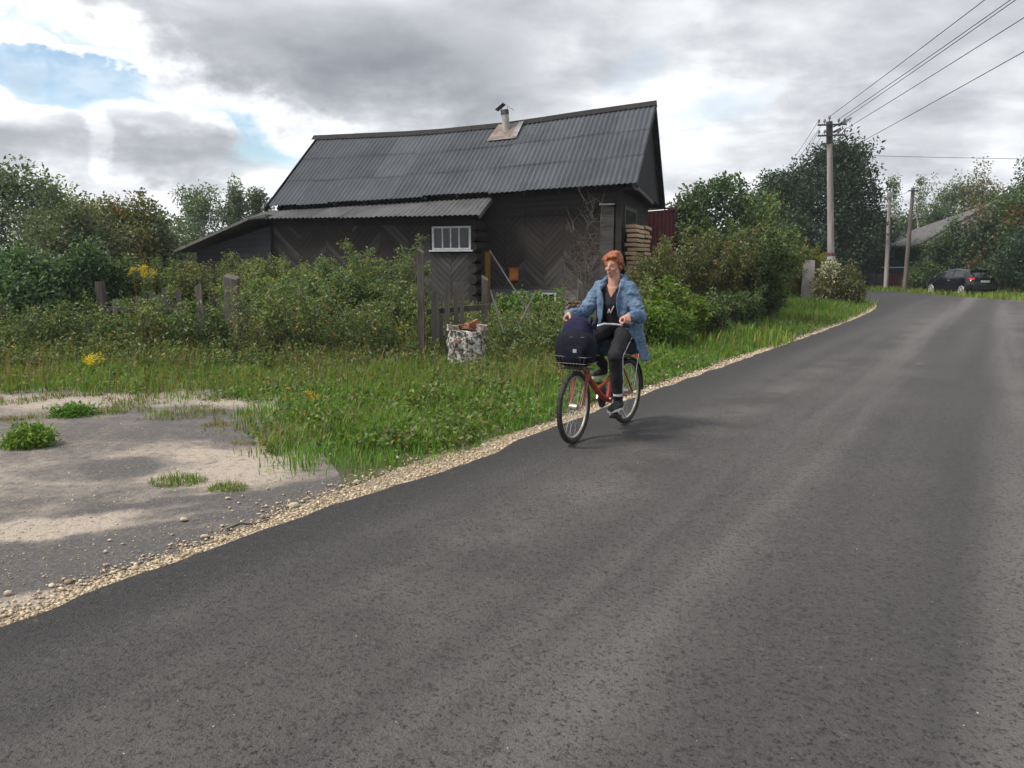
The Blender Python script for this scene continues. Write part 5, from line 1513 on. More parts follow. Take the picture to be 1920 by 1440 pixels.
# local: x forward, y left, z up. Stations: (x, half width, sill z, belt z, roof z, roof half width)
ST = [(-2.02, .70, .42, .78, .80, .60), (-1.98, .80, .32, .92, .95, .66), (-1.80, .84, .28, .98, 1.10, .66), (-1.45, .86, .26, 1.00, 1.38, .62), (-1.05, .87, .24, .99, 1.46, .60), (-.40, .87, .22, .97, 1.50, .60), (.25, .87, .22, .96, 1.46, .60), (.75, .87, .22, .95, 1.28, .62), (1.15, .86, .23, .94, 1.02, .70), (1.55, .84, .25, .86, .90, .70), (1.90, .78, .28, .74, .77, .62), (2.08, .62, .34, .60, .62, .50)]
vs, fs = [], []
for x, hw, zs, zb, zr, rw in ST:
    ring = [(-hw * .9, zs - .03), (-hw, zs + .12), (-hw * 1.0, (zs + zb) / 2), (-hw * .965, zb), (-(rw + .05), zr - .06), (-rw * .8, zr), (0, zr + .02)]
    ring = ring + [(-y_, z_) for y_, z_ in ring[-2::-1]]
    vs += [(x, y_, z_) for y_, z_ in ring]
m_ = 13
for i in range(len(ST) - 1):
    for k in range(m_ - 1): fs.append((i * m_ + k, i * m_ + k + 1, (i + 1) * m_ + k + 1, (i + 1) * m_ + k))
    fs.append((i * m_ + m_ - 1, i * m_, (i + 1) * m_, (i + 1) * m_ + m_ - 1))
fs += [tuple(range(m_)), tuple((len(ST) - 1) * m_ + k for k in range(m_))[::-1]]
body = MB().add(vs, fs).build('body', M['car_paint'], car, 'all')


def side_glass(x0, x1, s, nm):
    def pt(x, t):
        i = max(0, min(len(ST) - 2, max(j for j in range(len(ST)) if ST[j][0] <= x))); u_ = (x - ST[i][0]) / (ST[i + 1][0] - ST[i][0])
        q_ = [ST[i][k] + (ST[i + 1][k] - ST[i][k]) * u_ for k in range(6)]
        y_ = q_[1] * .965 + ((q_[5] + .05) - q_[1] * .965) * t; z_ = q_[3] + (q_[4] - .06 - q_[3]) * t
        return Vector((x, s * (y_ + .012), z_ + .004))
    n = 6; vv_ = [pt(x0 + (x1 - x0) * i / n, t) for i in range(n + 1) for t in (.10, .90)]
    MB().add(vv_, [(2 * i, 2 * i + 2, 2 * i + 3, 2 * i + 1) for i in range(n)]).build(nm, M['car_glass'], car, True)


for s in (-1, 1):
    side_glass(-.42, .70, s, 'window'); side_glass(-1.38, -.50, s, 'window')
    dr_ = MB().bar((.30, s * .882, .60), (-.40, s * .882, .62), .012, .03).build('door_trim', M['car_paint'], car)
    MB().bar((-.30, s * .885, .84), (-.12, s * .885, .84), .025, .03).build('handle', M['alloy'], dr_)
    MB().ell((.72, s * .97, 1.02), (.07, .11, .07), 10, 8).build('mirror', M['car_paint'], car, True)
    MB().prism([(-2.00, s * .60, .86), (-1.99, s * .80, .88), (-1.70, s * .86, 1.0), (-1.86, s * .80, 1.06), (-1.99, s * .62, 1.0)], (-.03, s * .015, .0)).build('tail_light', M['lamp_red'], car)
    MB().bar((1.75, s * .70, .72), (1.98, s * .55, .66), .10, .10).build('headlight', M['alloy'], car)
MB().add([(-1.995, -.56, .98), (-1.995, .56, .98), (-1.58, .52, 1.36), (-1.58, -.52, 1.36)], [(0, 1, 2, 3)]).build('rear_window', M['car_glass'], car)
MB().box((-1.56, 0, 1.40), (.22, 1.10, .035)).build('spoiler', M['car_paint'], car)
MB().box((-2.02, 0, .50), (.10, 1.40, .24)).build('bumper', M['trim_black'], car)
MB().box((-2.04, .0, .80), (.02, .52, .115)).build('number_plate', M['plate_white'], car)
for x in (-1.3, 1.3):
    for s in (-1, 1):
        c_ = Vector((x, s * .76, .32)); ay = Vector((0, s, 0))
        wh = MB().tube([c_ - ay * .10, c_ - ay * .09, c_ + ay * .09, c_ + ay * .10], [.27, .32, .32, .27], 24).build('wheel', M['tyre'], car, True)
        MB().tube([c_ + ay * .095, c_ + ay * .112], [.23, .21], 20).build('rim', M['trim_black'], wh, True)
        sk = MB()
        for k in range(7): a_ = k * 2 * math.pi / 7; sk.bar(c_ + ay * .12, c_ + ay * .115 + Vector((math.cos(a_) * .20, 0, math.sin(a_) * .20)), .05, .02, ay)
        sk.tube([c_ + ay * .105 + Vector((math.cos(i * .2618) * .215, 0, math.sin(i * .2618) * .215)) for i in range(24)], .018, 5, closed=True)
        sk.build('spokes', M['alloy'], wh)
        MB().tube([c_ - ay * .05, c_ + ay * .095], [.375, .375], 24).build('wheel_arch', M['trim_black'], car)

# ------------------------------------------------------------------ bicycle
fwp, rwp = gnd(1077, 830, RZ), gnd(1172, 793, RZ)
bh = (fwp - rwp).normalized(); bang = math.atan2(bh.y, bh.x); bmid = (fwp + rwp) / 2
V3 = lambda x, y, z: Vector((x, y, z))
M['bike_red'] = pmat('bike_red', (.30, .035, .020), (.20, .030, .022), 14, .38, spec=.5)
M['fork_red'] = pmat('fork_red', (.36, .075, .045), (.26, .05, .03), 14, .42, spec=.5)
M['chrome'] = pmat('chrome', (.62, .62, .62), (.45, .44, .43), 20, .22, metal=.9)
M['rim_alu'] = pmat('rim_alu', (.42, .40, .36), (.30, .27, .23), 18, .4, metal=.5)
M['spoke'] = pmat('spoke', (.50, .50, .50), None, 10, .3, metal=.7)
M['rubber'] = pmat('rubber', (.016, .016, .018), (.040, .036, .032), 30, .85)
M['black_plastic'] = pmat('black_plastic', (.012, .012, .014), (.020, .020, .022), 12, .5)
bike = thing('bicycle', 'red step-through bicycle with wide handlebar ridden along the road edge', 'bicycle', (bmid.x, bmid.y, RZ), bang)
WR = .325; FX, RX = .54, -.54


def wheel(x, steer=0.0):
    rot = Matrix.Rotation(steer, 3, 'Z'); c = V3(x, 0, WR)
    ringp = lambda r_, n: [c + rot @ V3(math.cos(2 * math.pi * i / n) * r_, 0, math.sin(2 * math.pi * i / n) * r_) for i in range(n)]
    ax = rot @ V3(0, 1, 0)
    w = MB().tube(ringp(WR - .024, 40), .024, 8, closed=True).build('wheel', M['rubber'], bike, 'all')
    tr = MB()
    for i in range(60):                                # tread blocks
        a = 2 * math.pi * i / 60
        for s in (-1, 1):
            q = c + rot @ V3(math.cos(a + s * .02) * (WR - .006), s * .010, math.sin(a + s * .02) * (WR - .006))
            tr.box(q, (.012, .012, .010), rot @ Matrix.Rotation(-a + math.pi / 2, 3, 'Y'))
    tr.build('tread', M['rubber'], w)
    MB().tube(ringp(WR - .052, 40), .011, 8, closed=True).build('rim', M['rim_alu'], w, 'all')
    MB().tube([c - ax * .05, c - ax * .035, c - ax * .034, c + ax * .034, c + ax * .035, c + ax * .05], [.008, .008, .03, .03, .008, .008], 12).build('hub', M['rim_alu'], w, True)
    sp_ = MB()
    for i in range(28):
        a = 2 * math.pi * i / 28; s = 1 if i % 2 else -1; b2 = a + (.55 if (i // 2) % 2 else -.55)
        sp_.tube([c + ax * s * .033 + rot @ V3(math.cos(b2) * .028, 0, math.sin(b2) * .028), c + rot @ V3(math.cos(a) * (WR - .055), 0, math.sin(a) * (WR - .055))], .0016, 4)
    tag(sp_.build('spokes', M['spoke'], w), kind='stuff')
    return w


ST_ANG = R(4)
fwheel = wheel(FX, ST_ANG); rwheel = wheel(RX)
# frame: head tube, twin low tubes, seat tube, stays
HT0, HT1, BB, SEAT = V3(.395, 0, .66), V3(.345, 0, .84), V3(-.12, 0, .30), V3(-.285, 0, .74)
fr = MB()
fr.tube([HT0, HT1], .024, 12)
fr.tube([V3(.385, 0, .70), V3(.25, 0, .53), V3(.10, 0, .41), V3(-.02, 0, .335), BB], [.026, .027, .027, .026, .024], 12)
fr.tube([BB, SEAT], [.022, .020], 12)
fr.tube([BB - V3(0, .045, 0), BB + V3(0, .045, 0)], .026, 12)
fr.tube([V3(.10, 0, .42), V3(-.06, 0, .47), V3(-.20, 0, .53)], .016, 10)
for s in (-1, 1):
    fr.tube([BB + V3(-.02, s * .03, 0), V3(-.30, s * .05, .31), V3(RX, s * .062, WR)], [.013, .011, .010], 8)
    fr.tube([V3(-.268, s * .018, .70), V3(-.40, s * .05, .53), V3(RX, s * .066, WR)], [.010, .009, .009], 8)
fr.build('frame', M['bike_red'], bike, True)
rs_ = Matrix.Rotation(ST_ANG, 3, 'Z'); piv = V3(.40, 0, 0)
stx = lambda v: piv + rs_ @ (v - piv)
fk = MB(); fk.tube([V3(.392, 0, .67), V3(.405, 0, .64)], .03, 10)
for s in (-1, 1): fk.tube([stx(V3(.40, s * .015, .645)), stx(V3(.41, s * .058, .62)), stx(V3(.45, s * .062, .50)), stx(V3(.49, s * .062, .40)), stx(V3(FX, s * .056, WR))], [.018, .018, .0165, .014, .010], 8)
fk.build('fork', M['fork_red'], bike, True)
G = {}
hb = MB(); hb.tube([V3(.352, 0, .82), V3(.33, 0, .97)], .0125, 10)
for s in (-1, 1):
    pth = [V3(.335, 0, .962), V3(.325, s * .05, .975), V3(.305, s * .095, 1.030), V3(.275, s * .15, 1.050), V3(.215, s * .225, 1.045), V3(.150, s * .272, 1.034), V3(.075, s * .312, 1.022)]
    pth = [stx(q) for q in pth]; hb.tube(pth, .0115, 10); G[s] = (pth[-2], pth[-1])
hb.build('handlebar', M['chrome'], bike, True)
for s in (-1, 1):
    a, b_ = G[s]; MB().tube([a, b_, b_ + (b_ - a) * .08], [.0165, .0165, .014], 12).build('grip', M['black_plastic'], bike, True)
# saddle
sd_ = MB(); sec = []
for x, w, z, h in ((-.46, .04, .84, .02), (-.44, .085, .845, .05), (-.38, .10, .85, .06), (-.31, .085, .845, .055), (-.25, .05, .84, .045), (-.19, .03, .838, .04), (-.165, .012, .832, .02)):
    for k in range(10): a = 2 * math.pi * k / 10; sec.append((x, math.cos(a) * w, z + math.sin(a) * h * .5))
fs = [(i * 10 + k, i * 10 + (k + 1) % 10, i * 10 + 10 + (k + 1) % 10, i * 10 + 10 + k) for i in range(6) for k in range(10)] + [tuple(range(10)), tuple(range(60, 70))]
sd_.add(sec, fs).build('saddle', M['black_plastic'], bike, 'all')
MB().tube([SEAT - V3(-.02, 0, .06), V3(-.318, 0, .83)], .0125, 10).build('seat_post', M['chrome'], bike, True)
# drivetrain
MB().tube([BB + V3(0, -.052, 0), BB + V3(0, -.058, 0)], .085, 28).build('chainring', M['steel_dark'], bike)
cg = MB().prism([BB + V3(.10, -.062, .02), BB + V3(.05, -.062, .10), BB + V3(-.02, -.062, .105), BB + V3(-.40, -.062, .075), BB + V3(-.42, -.062, .02), BB + V3(-.05, -.062, .03)], (0, -.008, 0)).build('chain_guard', M['chrome'], bike)
ch_ = MB(); ch_.tube([BB + V3(0, -.055, .085), V3(RX, -.055, WR + .04)], .004, 5); ch_.tube([BB + V3(0, -.055, -.085), V3(RX, -.055, WR - .04)], .004, 5); ch_.build('chain', M['steel_dark'], bike)
PED = {}
for s, ang in ((1, R(-57)), (-1, R(123))):
    e = BB + V3(math.cos(ang) * .165, s * .075, math.sin(ang) * .165); PED[s] = e + V3(0, s * .055, 0)
    MB().bar(BB + V3(0, s * .06, 0), e, .013, .022, (0, 1, 0)).build('crank', M['steel_dark'], bike)
    pd = MB().box(e + V3(0, s * .055, 0), (.095, .085, .022)).build('pedal', M['black_plastic'], bike)
# mudguards, rack, basket, kickstand, reflector
for x, a0, a1, nm in ((RX, R(20), R(185), 'mudguard'),):
    n = 16; vs, fs = [], []
    for i in range(n + 1):
        a = a0 + (a1 - a0) * i / n
        for yv, dr in ((-.030, 0), (-.02, .010), (.02, .010), (.030, 0)): vs.append(V3(x + math.cos(a) * (WR + .018 + dr), yv, WR + math.sin(a) * (WR + .018 + dr)))
    for i in range(n):
        for k in range(3): fs.append((i * 4 + k, i * 4 + k + 1, i * 4 + 5 + k, i * 4 + 4 + k))
    o = MB().add(vs, fs).build(nm, M['black_plastic'], bike, True)
rk = MB()
for s in (-1, 1):
    rk.tube([V3(-.30, s * .05, .685), V3(-.72, s * .065, .705), V3(-.82, s * .03, .70)], .006, 6); rk.tube([V3(-.66, s * .065, .70), V3(RX, s * .075, WR)], .005, 6)
for x in (-.42, -.56, -.70): rk.tube([V3(x, -.065, .70), V3(x, .065, .70)], .005, 6)
rk.build('rear_rack', M['chrome'], bike)
MB().box((-.80, 0, .66), (.02, .06, .05)).build('reflector', M['lamp_red'], bike)
MB().tube([V3(-.20, .06, .28), V3(-.30, .11, .11)], .009, 8).build('kickstand', M['chrome'], bike, True)
bk = MB()
for z, gx, gy in ((.66, .10, .13), (.72, .115, .15), (.78, .125, .165)):
    c = V3(.49, -.01, z); P4 = [c + V3(gx, gy, 0), c + V3(-gx, gy, 0), c + V3(-gx, -gy, 0), c + V3(gx, -gy, 0)]
    for i in range(4): bk.tube([P4[i - 1], P4[i]], .004, 5)
for i in range(9): y_ = -.12 + i * .03; bk.tube([V3(.39, y_ - .01, .66), V3(.59, y_ - .01, .66)], .003, 4); bk.tube([V3(.595, y_ - .01, .66), V3(.615, y_ * 1.2 - .01, .78)], .003, 4)
for s in (-1, 1): bk.tube([V3(.45, s * .10, .66), stx(V3(FX, s * .062, WR))], .005, 6)
tag(bk.build('basket', M['steel_dark'], bike), kind='stuff')


# ------------------------------------------------------------------ bag in the basket
def rbox(c, s, nx=8, e=4.0, taper=0.0, shear=0.0):
    bm = bmesh.new(); bmesh.ops.create_cube(bm, size=2); bmesh.ops.subdivide_edges(bm, edges=bm.edges[:], cuts=nx, use_grid_fill=True)
    for v in bm.verts:
        q = v.co; l = (abs(q.x) ** e + abs(q.y) ** e + abs(q.z) ** e) ** (1 / e); q = q / l
        k = 1 - taper * (q.z + 1) / 2
        v.co = Vector((q.x * s[0] * k + shear * (q.z + 1), q.y * s[1] * k, q.z * s[2])) + Vector(c)
        v.co += Vector((1, 1, 1)) * mnoise.noise(v.co * 9) * .006
    me = bpy.data.meshes.new('m'); bm.to_mesh(me); bm.free(); me.polygons.foreach_set('use_smooth', [True] * len(me.polygons)); return me


def mobj(name, me, mat, parent): me.name = name; me.materials.append(mat); return np_obj(name, me, parent)


M['bag_black'] = pmat('bag_black', (.006, .0065, .013), (.010, .011, .018), 30, .8, bmp=.3, spec=.12)
M['bag_navy'] = pmat('bag_navy', (.009, .009, .030), (.015, .015, .042), 20, .8, bmp=.3, spec=.15)
M['patch'] = pmat('patch_grey', (.30, .31, .34), (.22, .23, .25), 30, .6)
bag = thing('backpack', 'black and navy backpack standing in the front basket', 'backpack', bmid + bh * .0 + V3(0, 0, RZ), bang)
mobj('lower_body', rbox((.485, -.02, .795), (.13, .185, .165), e=2.9), M['bag_black'], bag)
mobj('upper_body', rbox((.460, -.03, .925), (.120, .175, .150), e=2.6, taper=.30, shear=-.015), M['bag_navy'], bag)
pk_ = mobj('front_pocket', rbox((.592, .0, .765), (.03, .12, .080), e=3), M['bag_black'], bag)
MB().box((.624, .045, .79), (.004, .035, .030)).build('label_patch', M['patch'], pk_)
for z in (.905, .865): MB().tube([V3(.575, -.14, z), V3(.600, 0, z), V3(.575, .11, z)], .0045, 5).build('zip', M['steel_dark'], bag)
for s in (.05, .10): MB().tube([V3(.42, s, .95), V3(.47, s + .05, 1.02), V3(.44, s + .06, 1.07), V3(.38, s + .03, 1.04), V3(.36, s, .96)], .011, 6).build('strap', M['bag_navy'], bag, True)

# ------------------------------------------------------------------ rider
M['skin'] = pmat('skin', (.46, .245, .18), (.44, .22, .16), 14, .55, spec=.35, lo=.4, hi=.7)
M['denim'] = None
m, nt, b = newmat('denim'); vec = objcoord(nt)
w1_, w2_ = nz(nt, vec, 9, 5, .62), nz(nt, vec, 150, 2, .6)
cc = mixc(nt, w1_.smooth(.32, .68), (.058, .104, .180), (.120, .180, .262)); cc = mixc(nt, w2_.smooth(.55, .75) * .5, cc, (.19, .26, .34)); cc = mixc(nt, nz(nt, vec, 22, 4, .7).smooth(.60, .70) * .6, cc, (.20, .27, .35))
nt.links.new(cc, b.inputs['Base Color']); b.inputs['Roughness'].default_value = .9; bump(nt, b, w1_ * .6 + w2_ * .2, .5, .012); M['denim'] = m
M['black_cloth'] = pmat('black_cloth', (.008, .008, .011), (.016, .016, .021), 9, .85, bmp=.3)
M['shoe'] = pmat('shoe', (.010, .010, .012), (.020, .020, .022), 20, .6)
M['white_rubber'] = pmat('white_rubber', (.62, .61, .58), (.5, .49, .46), 20, .6)
M['white_print'] = pmat('white_print', (.66, .66, .68), None, 20, .7)
M['hair'] = pmat('hair', (.33, .095, .022), (.14, .040, .014), 22, .45, stretch=(1, 1, .5), bmp=.8, bscale=60, spec=.4)
M['eye_white'] = pmat('eye_white', (.6, .57, .54), None, 9, .3)
M['iris'] = pmat('iris', (.05, .04, .03), None, 9, .2)
M['lip'] = pmat('lip', (.36, .12, .10), (.30, .10, .08), 20, .5)
M['brow'] = pmat('brow', (.13, .06, .03), None, 20, .8)

HIP = {s: V3(-.345, s * .085, .935) for s in (-1, 1)}
ANK = {1: PED[1] + V3(-.055, -.005, .115), -1: PED[-1] + V3(-.06, .005, .125)}


def ik(a, b_, l1, l2, fwd):
    d = b_ - a; L = min(d.length, l1 + l2 - .005); d.normalize(); x = (l1 * l1 - l2 * l2 + L * L) / (2 * L); hgt = math.sqrt(max(0, l1 * l1 - x * x))
    f = (fwd - d * fwd.dot(d)).normalized(); return a + d * x + f * hgt


KN = {s: ik(HIP[s], ANK[s], .43, .42, V3(1, s * .12, .3)) for s in (-1, 1)}
SH = {s: V3(-.235, s * .165, 1.310) for s in (-1, 1)}
GC = {s: G[s][0].lerp(G[s][1], .50) for s in (-1, 1)}; GA = {s: (G[s][1] - G[s][0]).normalized() for s in (-1, 1)}
WRI = {}
for s in (-1, 1): WRI[s] = GC[s] + V3(-.055, s * .012, .042)
EL = {s: ik(SH[s], WRI[s], .285, .245, V3(-.45, s * .32, -.8)) for s in (-1, 1)}
HC, HYAW = V3(-.195, -.005, 1.525), R(-4)
hr = Matrix.Rotation(HYAW, 3, 'Z') @ Matrix.Rotation(R(9), 3, 'Y')
HS = .93
hp = lambda x, y, z: HC + hr @ V3(x, y, z) * HS

bd = MB()
# trunk, neck, limbs
bd.capsule(V3(-.36, -.07, .93), V3(-.36, .07, .93), .115, .115); bd.capsule(V3(-.345, 0, .98), V3(-.28, 0, 1.18), .125, .12); bd.capsule(V3(-.275, -.06, 1.20), V3(-.275, .06, 1.20), .105, .105); bd.capsule(V3(-.262, 0, 1.16), V3(-.232, 0, 1.30), .108, .075); bd.capsule(SH[-1], SH[1], .045, .045)
bd.capsule(V3(-.225, 0, 1.31), V3(-.205, 0, 1.47), .062, .052)
for s in (-1, 1):
    bd.capsule(HIP[s], KN[s], .075, .052); bd.capsule(KN[s], ANK[s], .050, .034)
    bd.capsule(SH[s] + V3(0, -s * .015, -.01), EL[s], .038, .034); bd.capsule(EL[s], WRI[s], .037, .024)
    # hand: palm over the grip, four fingers round its front, thumb round its back
    g_ax = GA[s]; c = GC[s]; upv = (V3(0, 0, 1) - g_ax * g_ax.z).normalized(); fwdv = upv.cross(g_ax); fwdv = fwdv if fwdv.x > 0 else -fwdv
    on = lambda off, ang, r_: c + g_ax * off + fwdv * math.cos(ang) * r_ + upv * math.sin(ang) * r_
    bd.capsule(WRI[s], on(0, R(120), .034), .024, .021)
    for off in (-.028, -.010, .010, .028): bd.capsule(on(off * .6, R(140), .036), on(off, R(75), .031), .0150, .0125)
    for j, off in enumerate((-.033, -.011, .011, .031)):
        lenf = (.92, 1.0, .97, .82)[j]
        pts_ = [on(off, R(75), .030), on(off, R(75 - 55 * lenf), .0275), on(off, R(75 - 110 * lenf), .0265), on(off, R(75 - 165 * lenf), .0265)]
        for i in range(3): bd.capsule(pts_[i], pts_[i + 1], .0098 - .0006 * i, .0092 - .0006 * i, 8)
    tb = [on(-.030, R(150), .034), on(-.042, R(195), .030), on(-.040, R(245), .0275), on(-.034, R(285), .0265)]
    for i in range(3): bd.capsule(tb[i], tb[i + 1], .0118 - .0008 * i, .0108 - .0008 * i, 8)
# head: skull, face, jaw, nose, cheeks, ears
bd.ell(hp(-.020, 0, .035), (.098 * HS, .077 * HS, .090 * HS), 18, 14, hr); bd.ell(hp(.018, 0, -.020), (.068 * HS, .062 * HS, .085 * HS), 18, 14, hr)
bd.ell(hp(.038, 0, -.075), (.042 * HS, .042 * HS, .036 * HS), 14, 10, hr); bd.ell(hp(.060, 0, -.092), (.020 * HS, .022 * HS, .017 * HS), 10, 8, hr)
for s in (-1, 1):
    bd.ell(hp(.058, s * .034, -.030), (.024 * HS, .024 * HS, .026 * HS), 10, 8, hr); bd.ell(hp(.072, s * .028, .022), (.018 * HS, .028 * HS, .009 * HS), 10, 8, hr)
    bd.ell(hp(-.012, s * .079, -.012), (.018 * HS, .008 * HS, .030 * HS), 10, 8, hr); bd.ell(hp(.012, s * .048, -.070), (.036 * HS, .016 * HS, .026 * HS), 10, 8, hr)
bd.capsule(hp(.082, 0, .010), hp(.104, 0, -.026), .0085, .0125, 10); bd.ell(hp(.094, 0, -.034), (.014 * HS, .017 * HS, .009 * HS), 10, 8, hr)
bd.ell(hp(.080, 0, -.060), (.012 * HS, .024 * HS, .010 * HS), 10, 8, hr)
person = bd.build('person', M['skin']); remesh(person, .0055, 3, .5)
person.location = bmid + V3(0, 0, RZ); person.rotation_euler = (0, 0, bang)
tag(person, 'person in a blue denim coat and black clothes riding the red bicycle', 'person')
for s in (-1, 1):
    ey = MB().ell(hp(.075, s * .029, .006), (.011, .013, .009), 12, 8, hr).build('eye', M['eye_white'], person, 'all')
    MB().ell(hp(.0835, s * .029 - .001, .004), (.004, .0065, .0065), 10, 8, hr).build('iris', M['iris'], ey, 'all')
    MB().tube([hp(.080, s * .013, .026), hp(.083, s * .030, .031), hp(.070, s * .050, .024)], [.004, .0045, .003], 6).build('eyebrow', M['brow'], person, True)
    MB().tube([hp(.083, s * .016, .0095), hp(.086, s * .029, .013), hp(.078, s * .043, .008)], [.0022, .0026, .002], 6).build('eyelid', M['brow'], person, True)
MB().tube([hp(.077, -.022, -.066), hp(.0905, -.008, -.059), hp(.092, 0, -.0605), hp(.0905, .008, -.059), hp(.077, .022, -.066)], [.002, .0052, .0055, .0052, .002], 8).build('lips', M['lip'], person, True)
# hair: short, swept across the forehead
hm_ = MB()
hm_.ell(hp(-.030, 0, .050), (.103 * HS, .088 * HS, .092 * HS), 20, 14, hr); hm_.ell(hp(-.070, 0, .0), (.060 * HS, .074 * HS, .082 * HS), 16, 12, hr); hm_.ell(hp(-.088, 0, -.045), (.030 * HS, .050 * HS, .045 * HS), 12, 10, hr)
hm_.ell(hp(.045, .012, .092), (.042 * HS, .060 * HS, .030 * HS), 14, 10, hr)
for k in range(34):
    y_ = rng.uniform(-.07, .075); a0 = hp(.01 + rng.uniform(-.02, .02), y_ * .6 + .02, .125); a1 = hp(.070 - abs(y_) * .25, y_, .105 - abs(y_) * .2); a2 = hp(.088 - abs(y_ + .01) * .55, y_ - .022, .060 + rng.uniform(-.012, .012))
    hm_.tube([a0, a1, a2], [.010, .009, .003], 6)
for s in (-1, 1):
    for k in range(12):
        z_ = rng.uniform(-.005, .06); hm_.tube([hp(-.01 + rng.uniform(-.04, .03), s * .075, .07), hp(-.005 + rng.uniform(-.05, .03), s * .087, .03), hp(rng.uniform(-.07, .022), s * .080, -.02 + rng.uniform(-.015, .015))], [.010, .009, .003], 6)
for k in range(30):
    a = rng.uniform(0, 6.28); hm_.tube([hp(-.03 + math.cos(a) * .05, math.sin(a) * .045, .118), hp(-.03 + math.cos(a) * .085, math.sin(a) * .075, .105 + rng.uniform(-.02, .02))], [.008, .004], 5)
ho = hm_.build('hair', M['hair'], person); remesh(ho, .0045, 1, .4)

# black T-shirt with a white zigzag mark
ts = MB(); ts.capsule(V3(-.355, -.06, .98), V3(-.355, .06, .98), .135, .135); ts.capsule(V3(-.34, 0, 1.0), V3(-.265, 0, 1.18), .145, .135); ts.capsule(V3(-.262, -.07, 1.19), V3(-.262, .07, 1.19), .118, .118); ts.capsule(SH[-1] + V3(0, .03, -.02), SH[1] + V3(0, -.03, -.02), .070, .070); ts.capsule(V3(-.25, 0, 1.18), V3(-.232, 0, 1.285), .125, .085)
tso = ts.build('t_shirt', M['black_cloth'], person); remesh(tso, .008, 6)


from mathutils.bvhtree import BVHTree
bm = bmesh.new(); bm.from_mesh(tso.data)             # V neck
bmesh.ops.delete(bm, geom=[f for f in bm.faces if (lambda c_: c_.x > -.25 and c_.z > 1.225 and abs(c_.y) < (c_.z - 1.225) * .55 + .004)(f.calc_center_median())], context='FACES')
bm.to_mesh(tso.data); bvh = BVHTree.FromBMesh(bm); bm.free()


def front_x(y_, z_):
    '''front surface of the T-shirt'''
    loc_ = bvh.ray_cast(V3(.5, y_, z_), V3(-1, 0, 0))[0]; return loc_ + V3(.004, 0, 0) if loc_ else V3(-.14, y_, z_)


zz_ = [(-.035, 1.075), (-.012, 1.115), (-.004, 1.075), (.038, 1.145)]
zg = MB()
for i in range(3):
    a, b_ = front_x(*zz_[i]), front_x(*zz_[i + 1]); zg.tube([a, a.lerp(b_, .5) + V3(.003, 0, 0), b_], .0052, 5)
zg.build('print', M['white_print'], tso)

# black trousers with white side stripes
tr = MB(); tr.capsule(V3(-.355, -.075, .94), V3(-.355, .075, .94), .125, .125)
for s in (-1, 1):
    tr.capsule(HIP[s] + V3(0, 0, -.005), KN[s], .098, .074); q = ANK[s] + (KN[s] - ANK[s]) * .10; tr.capsule(KN[s], q, .072, .052)
tro = tr.build('trousers', M['black_cloth'], person); remesh(tro, .008, 5)


def wrinkle(o, fn):
    '''push every vertex along its normal by fn(position)'''
    n = len(o.data.vertices); co = np.empty(n * 3, np.float32); no = np.empty(n * 3, np.float32)
    o.data.vertices.foreach_get('co', co); o.data.vertices.foreach_get('normal', no); co = co.reshape(-1, 3); no = no.reshape(-1, 3)
    h = np.array([fn(Vector(c)) for c in co.tolist()]); o.data.vertices.foreach_set('co', (co + no * h[:, None]).astype(np.float32).ravel()); o.data.update()


wrinkle(tro, lambda q: mnoise.noise(q * 14) * .006 + mnoise.noise(q * 30) * .003)
for s in (-1, 1):
    a, b_, c = HIP[s].lerp(KN[s], .35), KN[s], ANK[s] + (KN[s] - ANK[s]) * .12
    outv = V3(-.25, s, .1).normalized()
    MB().tube([a + outv * .088, b_ + outv * .073, b_.lerp(c, .5) + outv * .062, c + outv * .052], .0045, 5).build('stripe', M['white_print'], tro)
    dl = (KN[s] - ANK[s]).normalized()
    MB().tube([ANK[s] + dl * .005, ANK[s] + dl * .05], [.046, .052], 14).build('sock', M['skin'] if False else M['black_cloth'], person, True)
    cfw = MB()
    for k in range(5):
        a_ = -.7 + k * .35; dr = V3(math.cos(a_ + s * .5), math.sin(a_ + s * .5), 0); cfw.box(ANK[s] + dl * .045 + dr * .052, (.012, .014, .022))
    cfw.build('cuff_mark', M['white_print'], tro)
    # shoe
    base = PED[s] + V3(0, 0, .012); sh = MB(); yy0 = base.y
    sh.capsule(V3(base.x - .085, yy0, base.z + .045), V3(base.x + .06, yy0, base.z + .035), .040, .038); sh.capsule(V3(base.x + .04, yy0, base.z + .032), V3(base.x + .125, yy0 + s * .008, base.z + .030), .040, .030); sh.capsule(V3(base.x - .075, yy0, base.z + .05), ANK[s] + V3(0, 0, .015), .042, .044)
    so = sh.build('shoe', M['shoe'], person); remesh(so, .007, 4)
    vs = []
    for k in range(24):
        a_ = 2 * math.pi * k / 24; vs.append(V3(base.x + .018 + math.cos(a_) * .138, yy0 + math.sin(a_) * (.043 if math.cos(a_) > 0 else .036), base.z))
    MB().prism(vs, (0, 0, .022)).build('sole', M['white_rubber'], so, True)

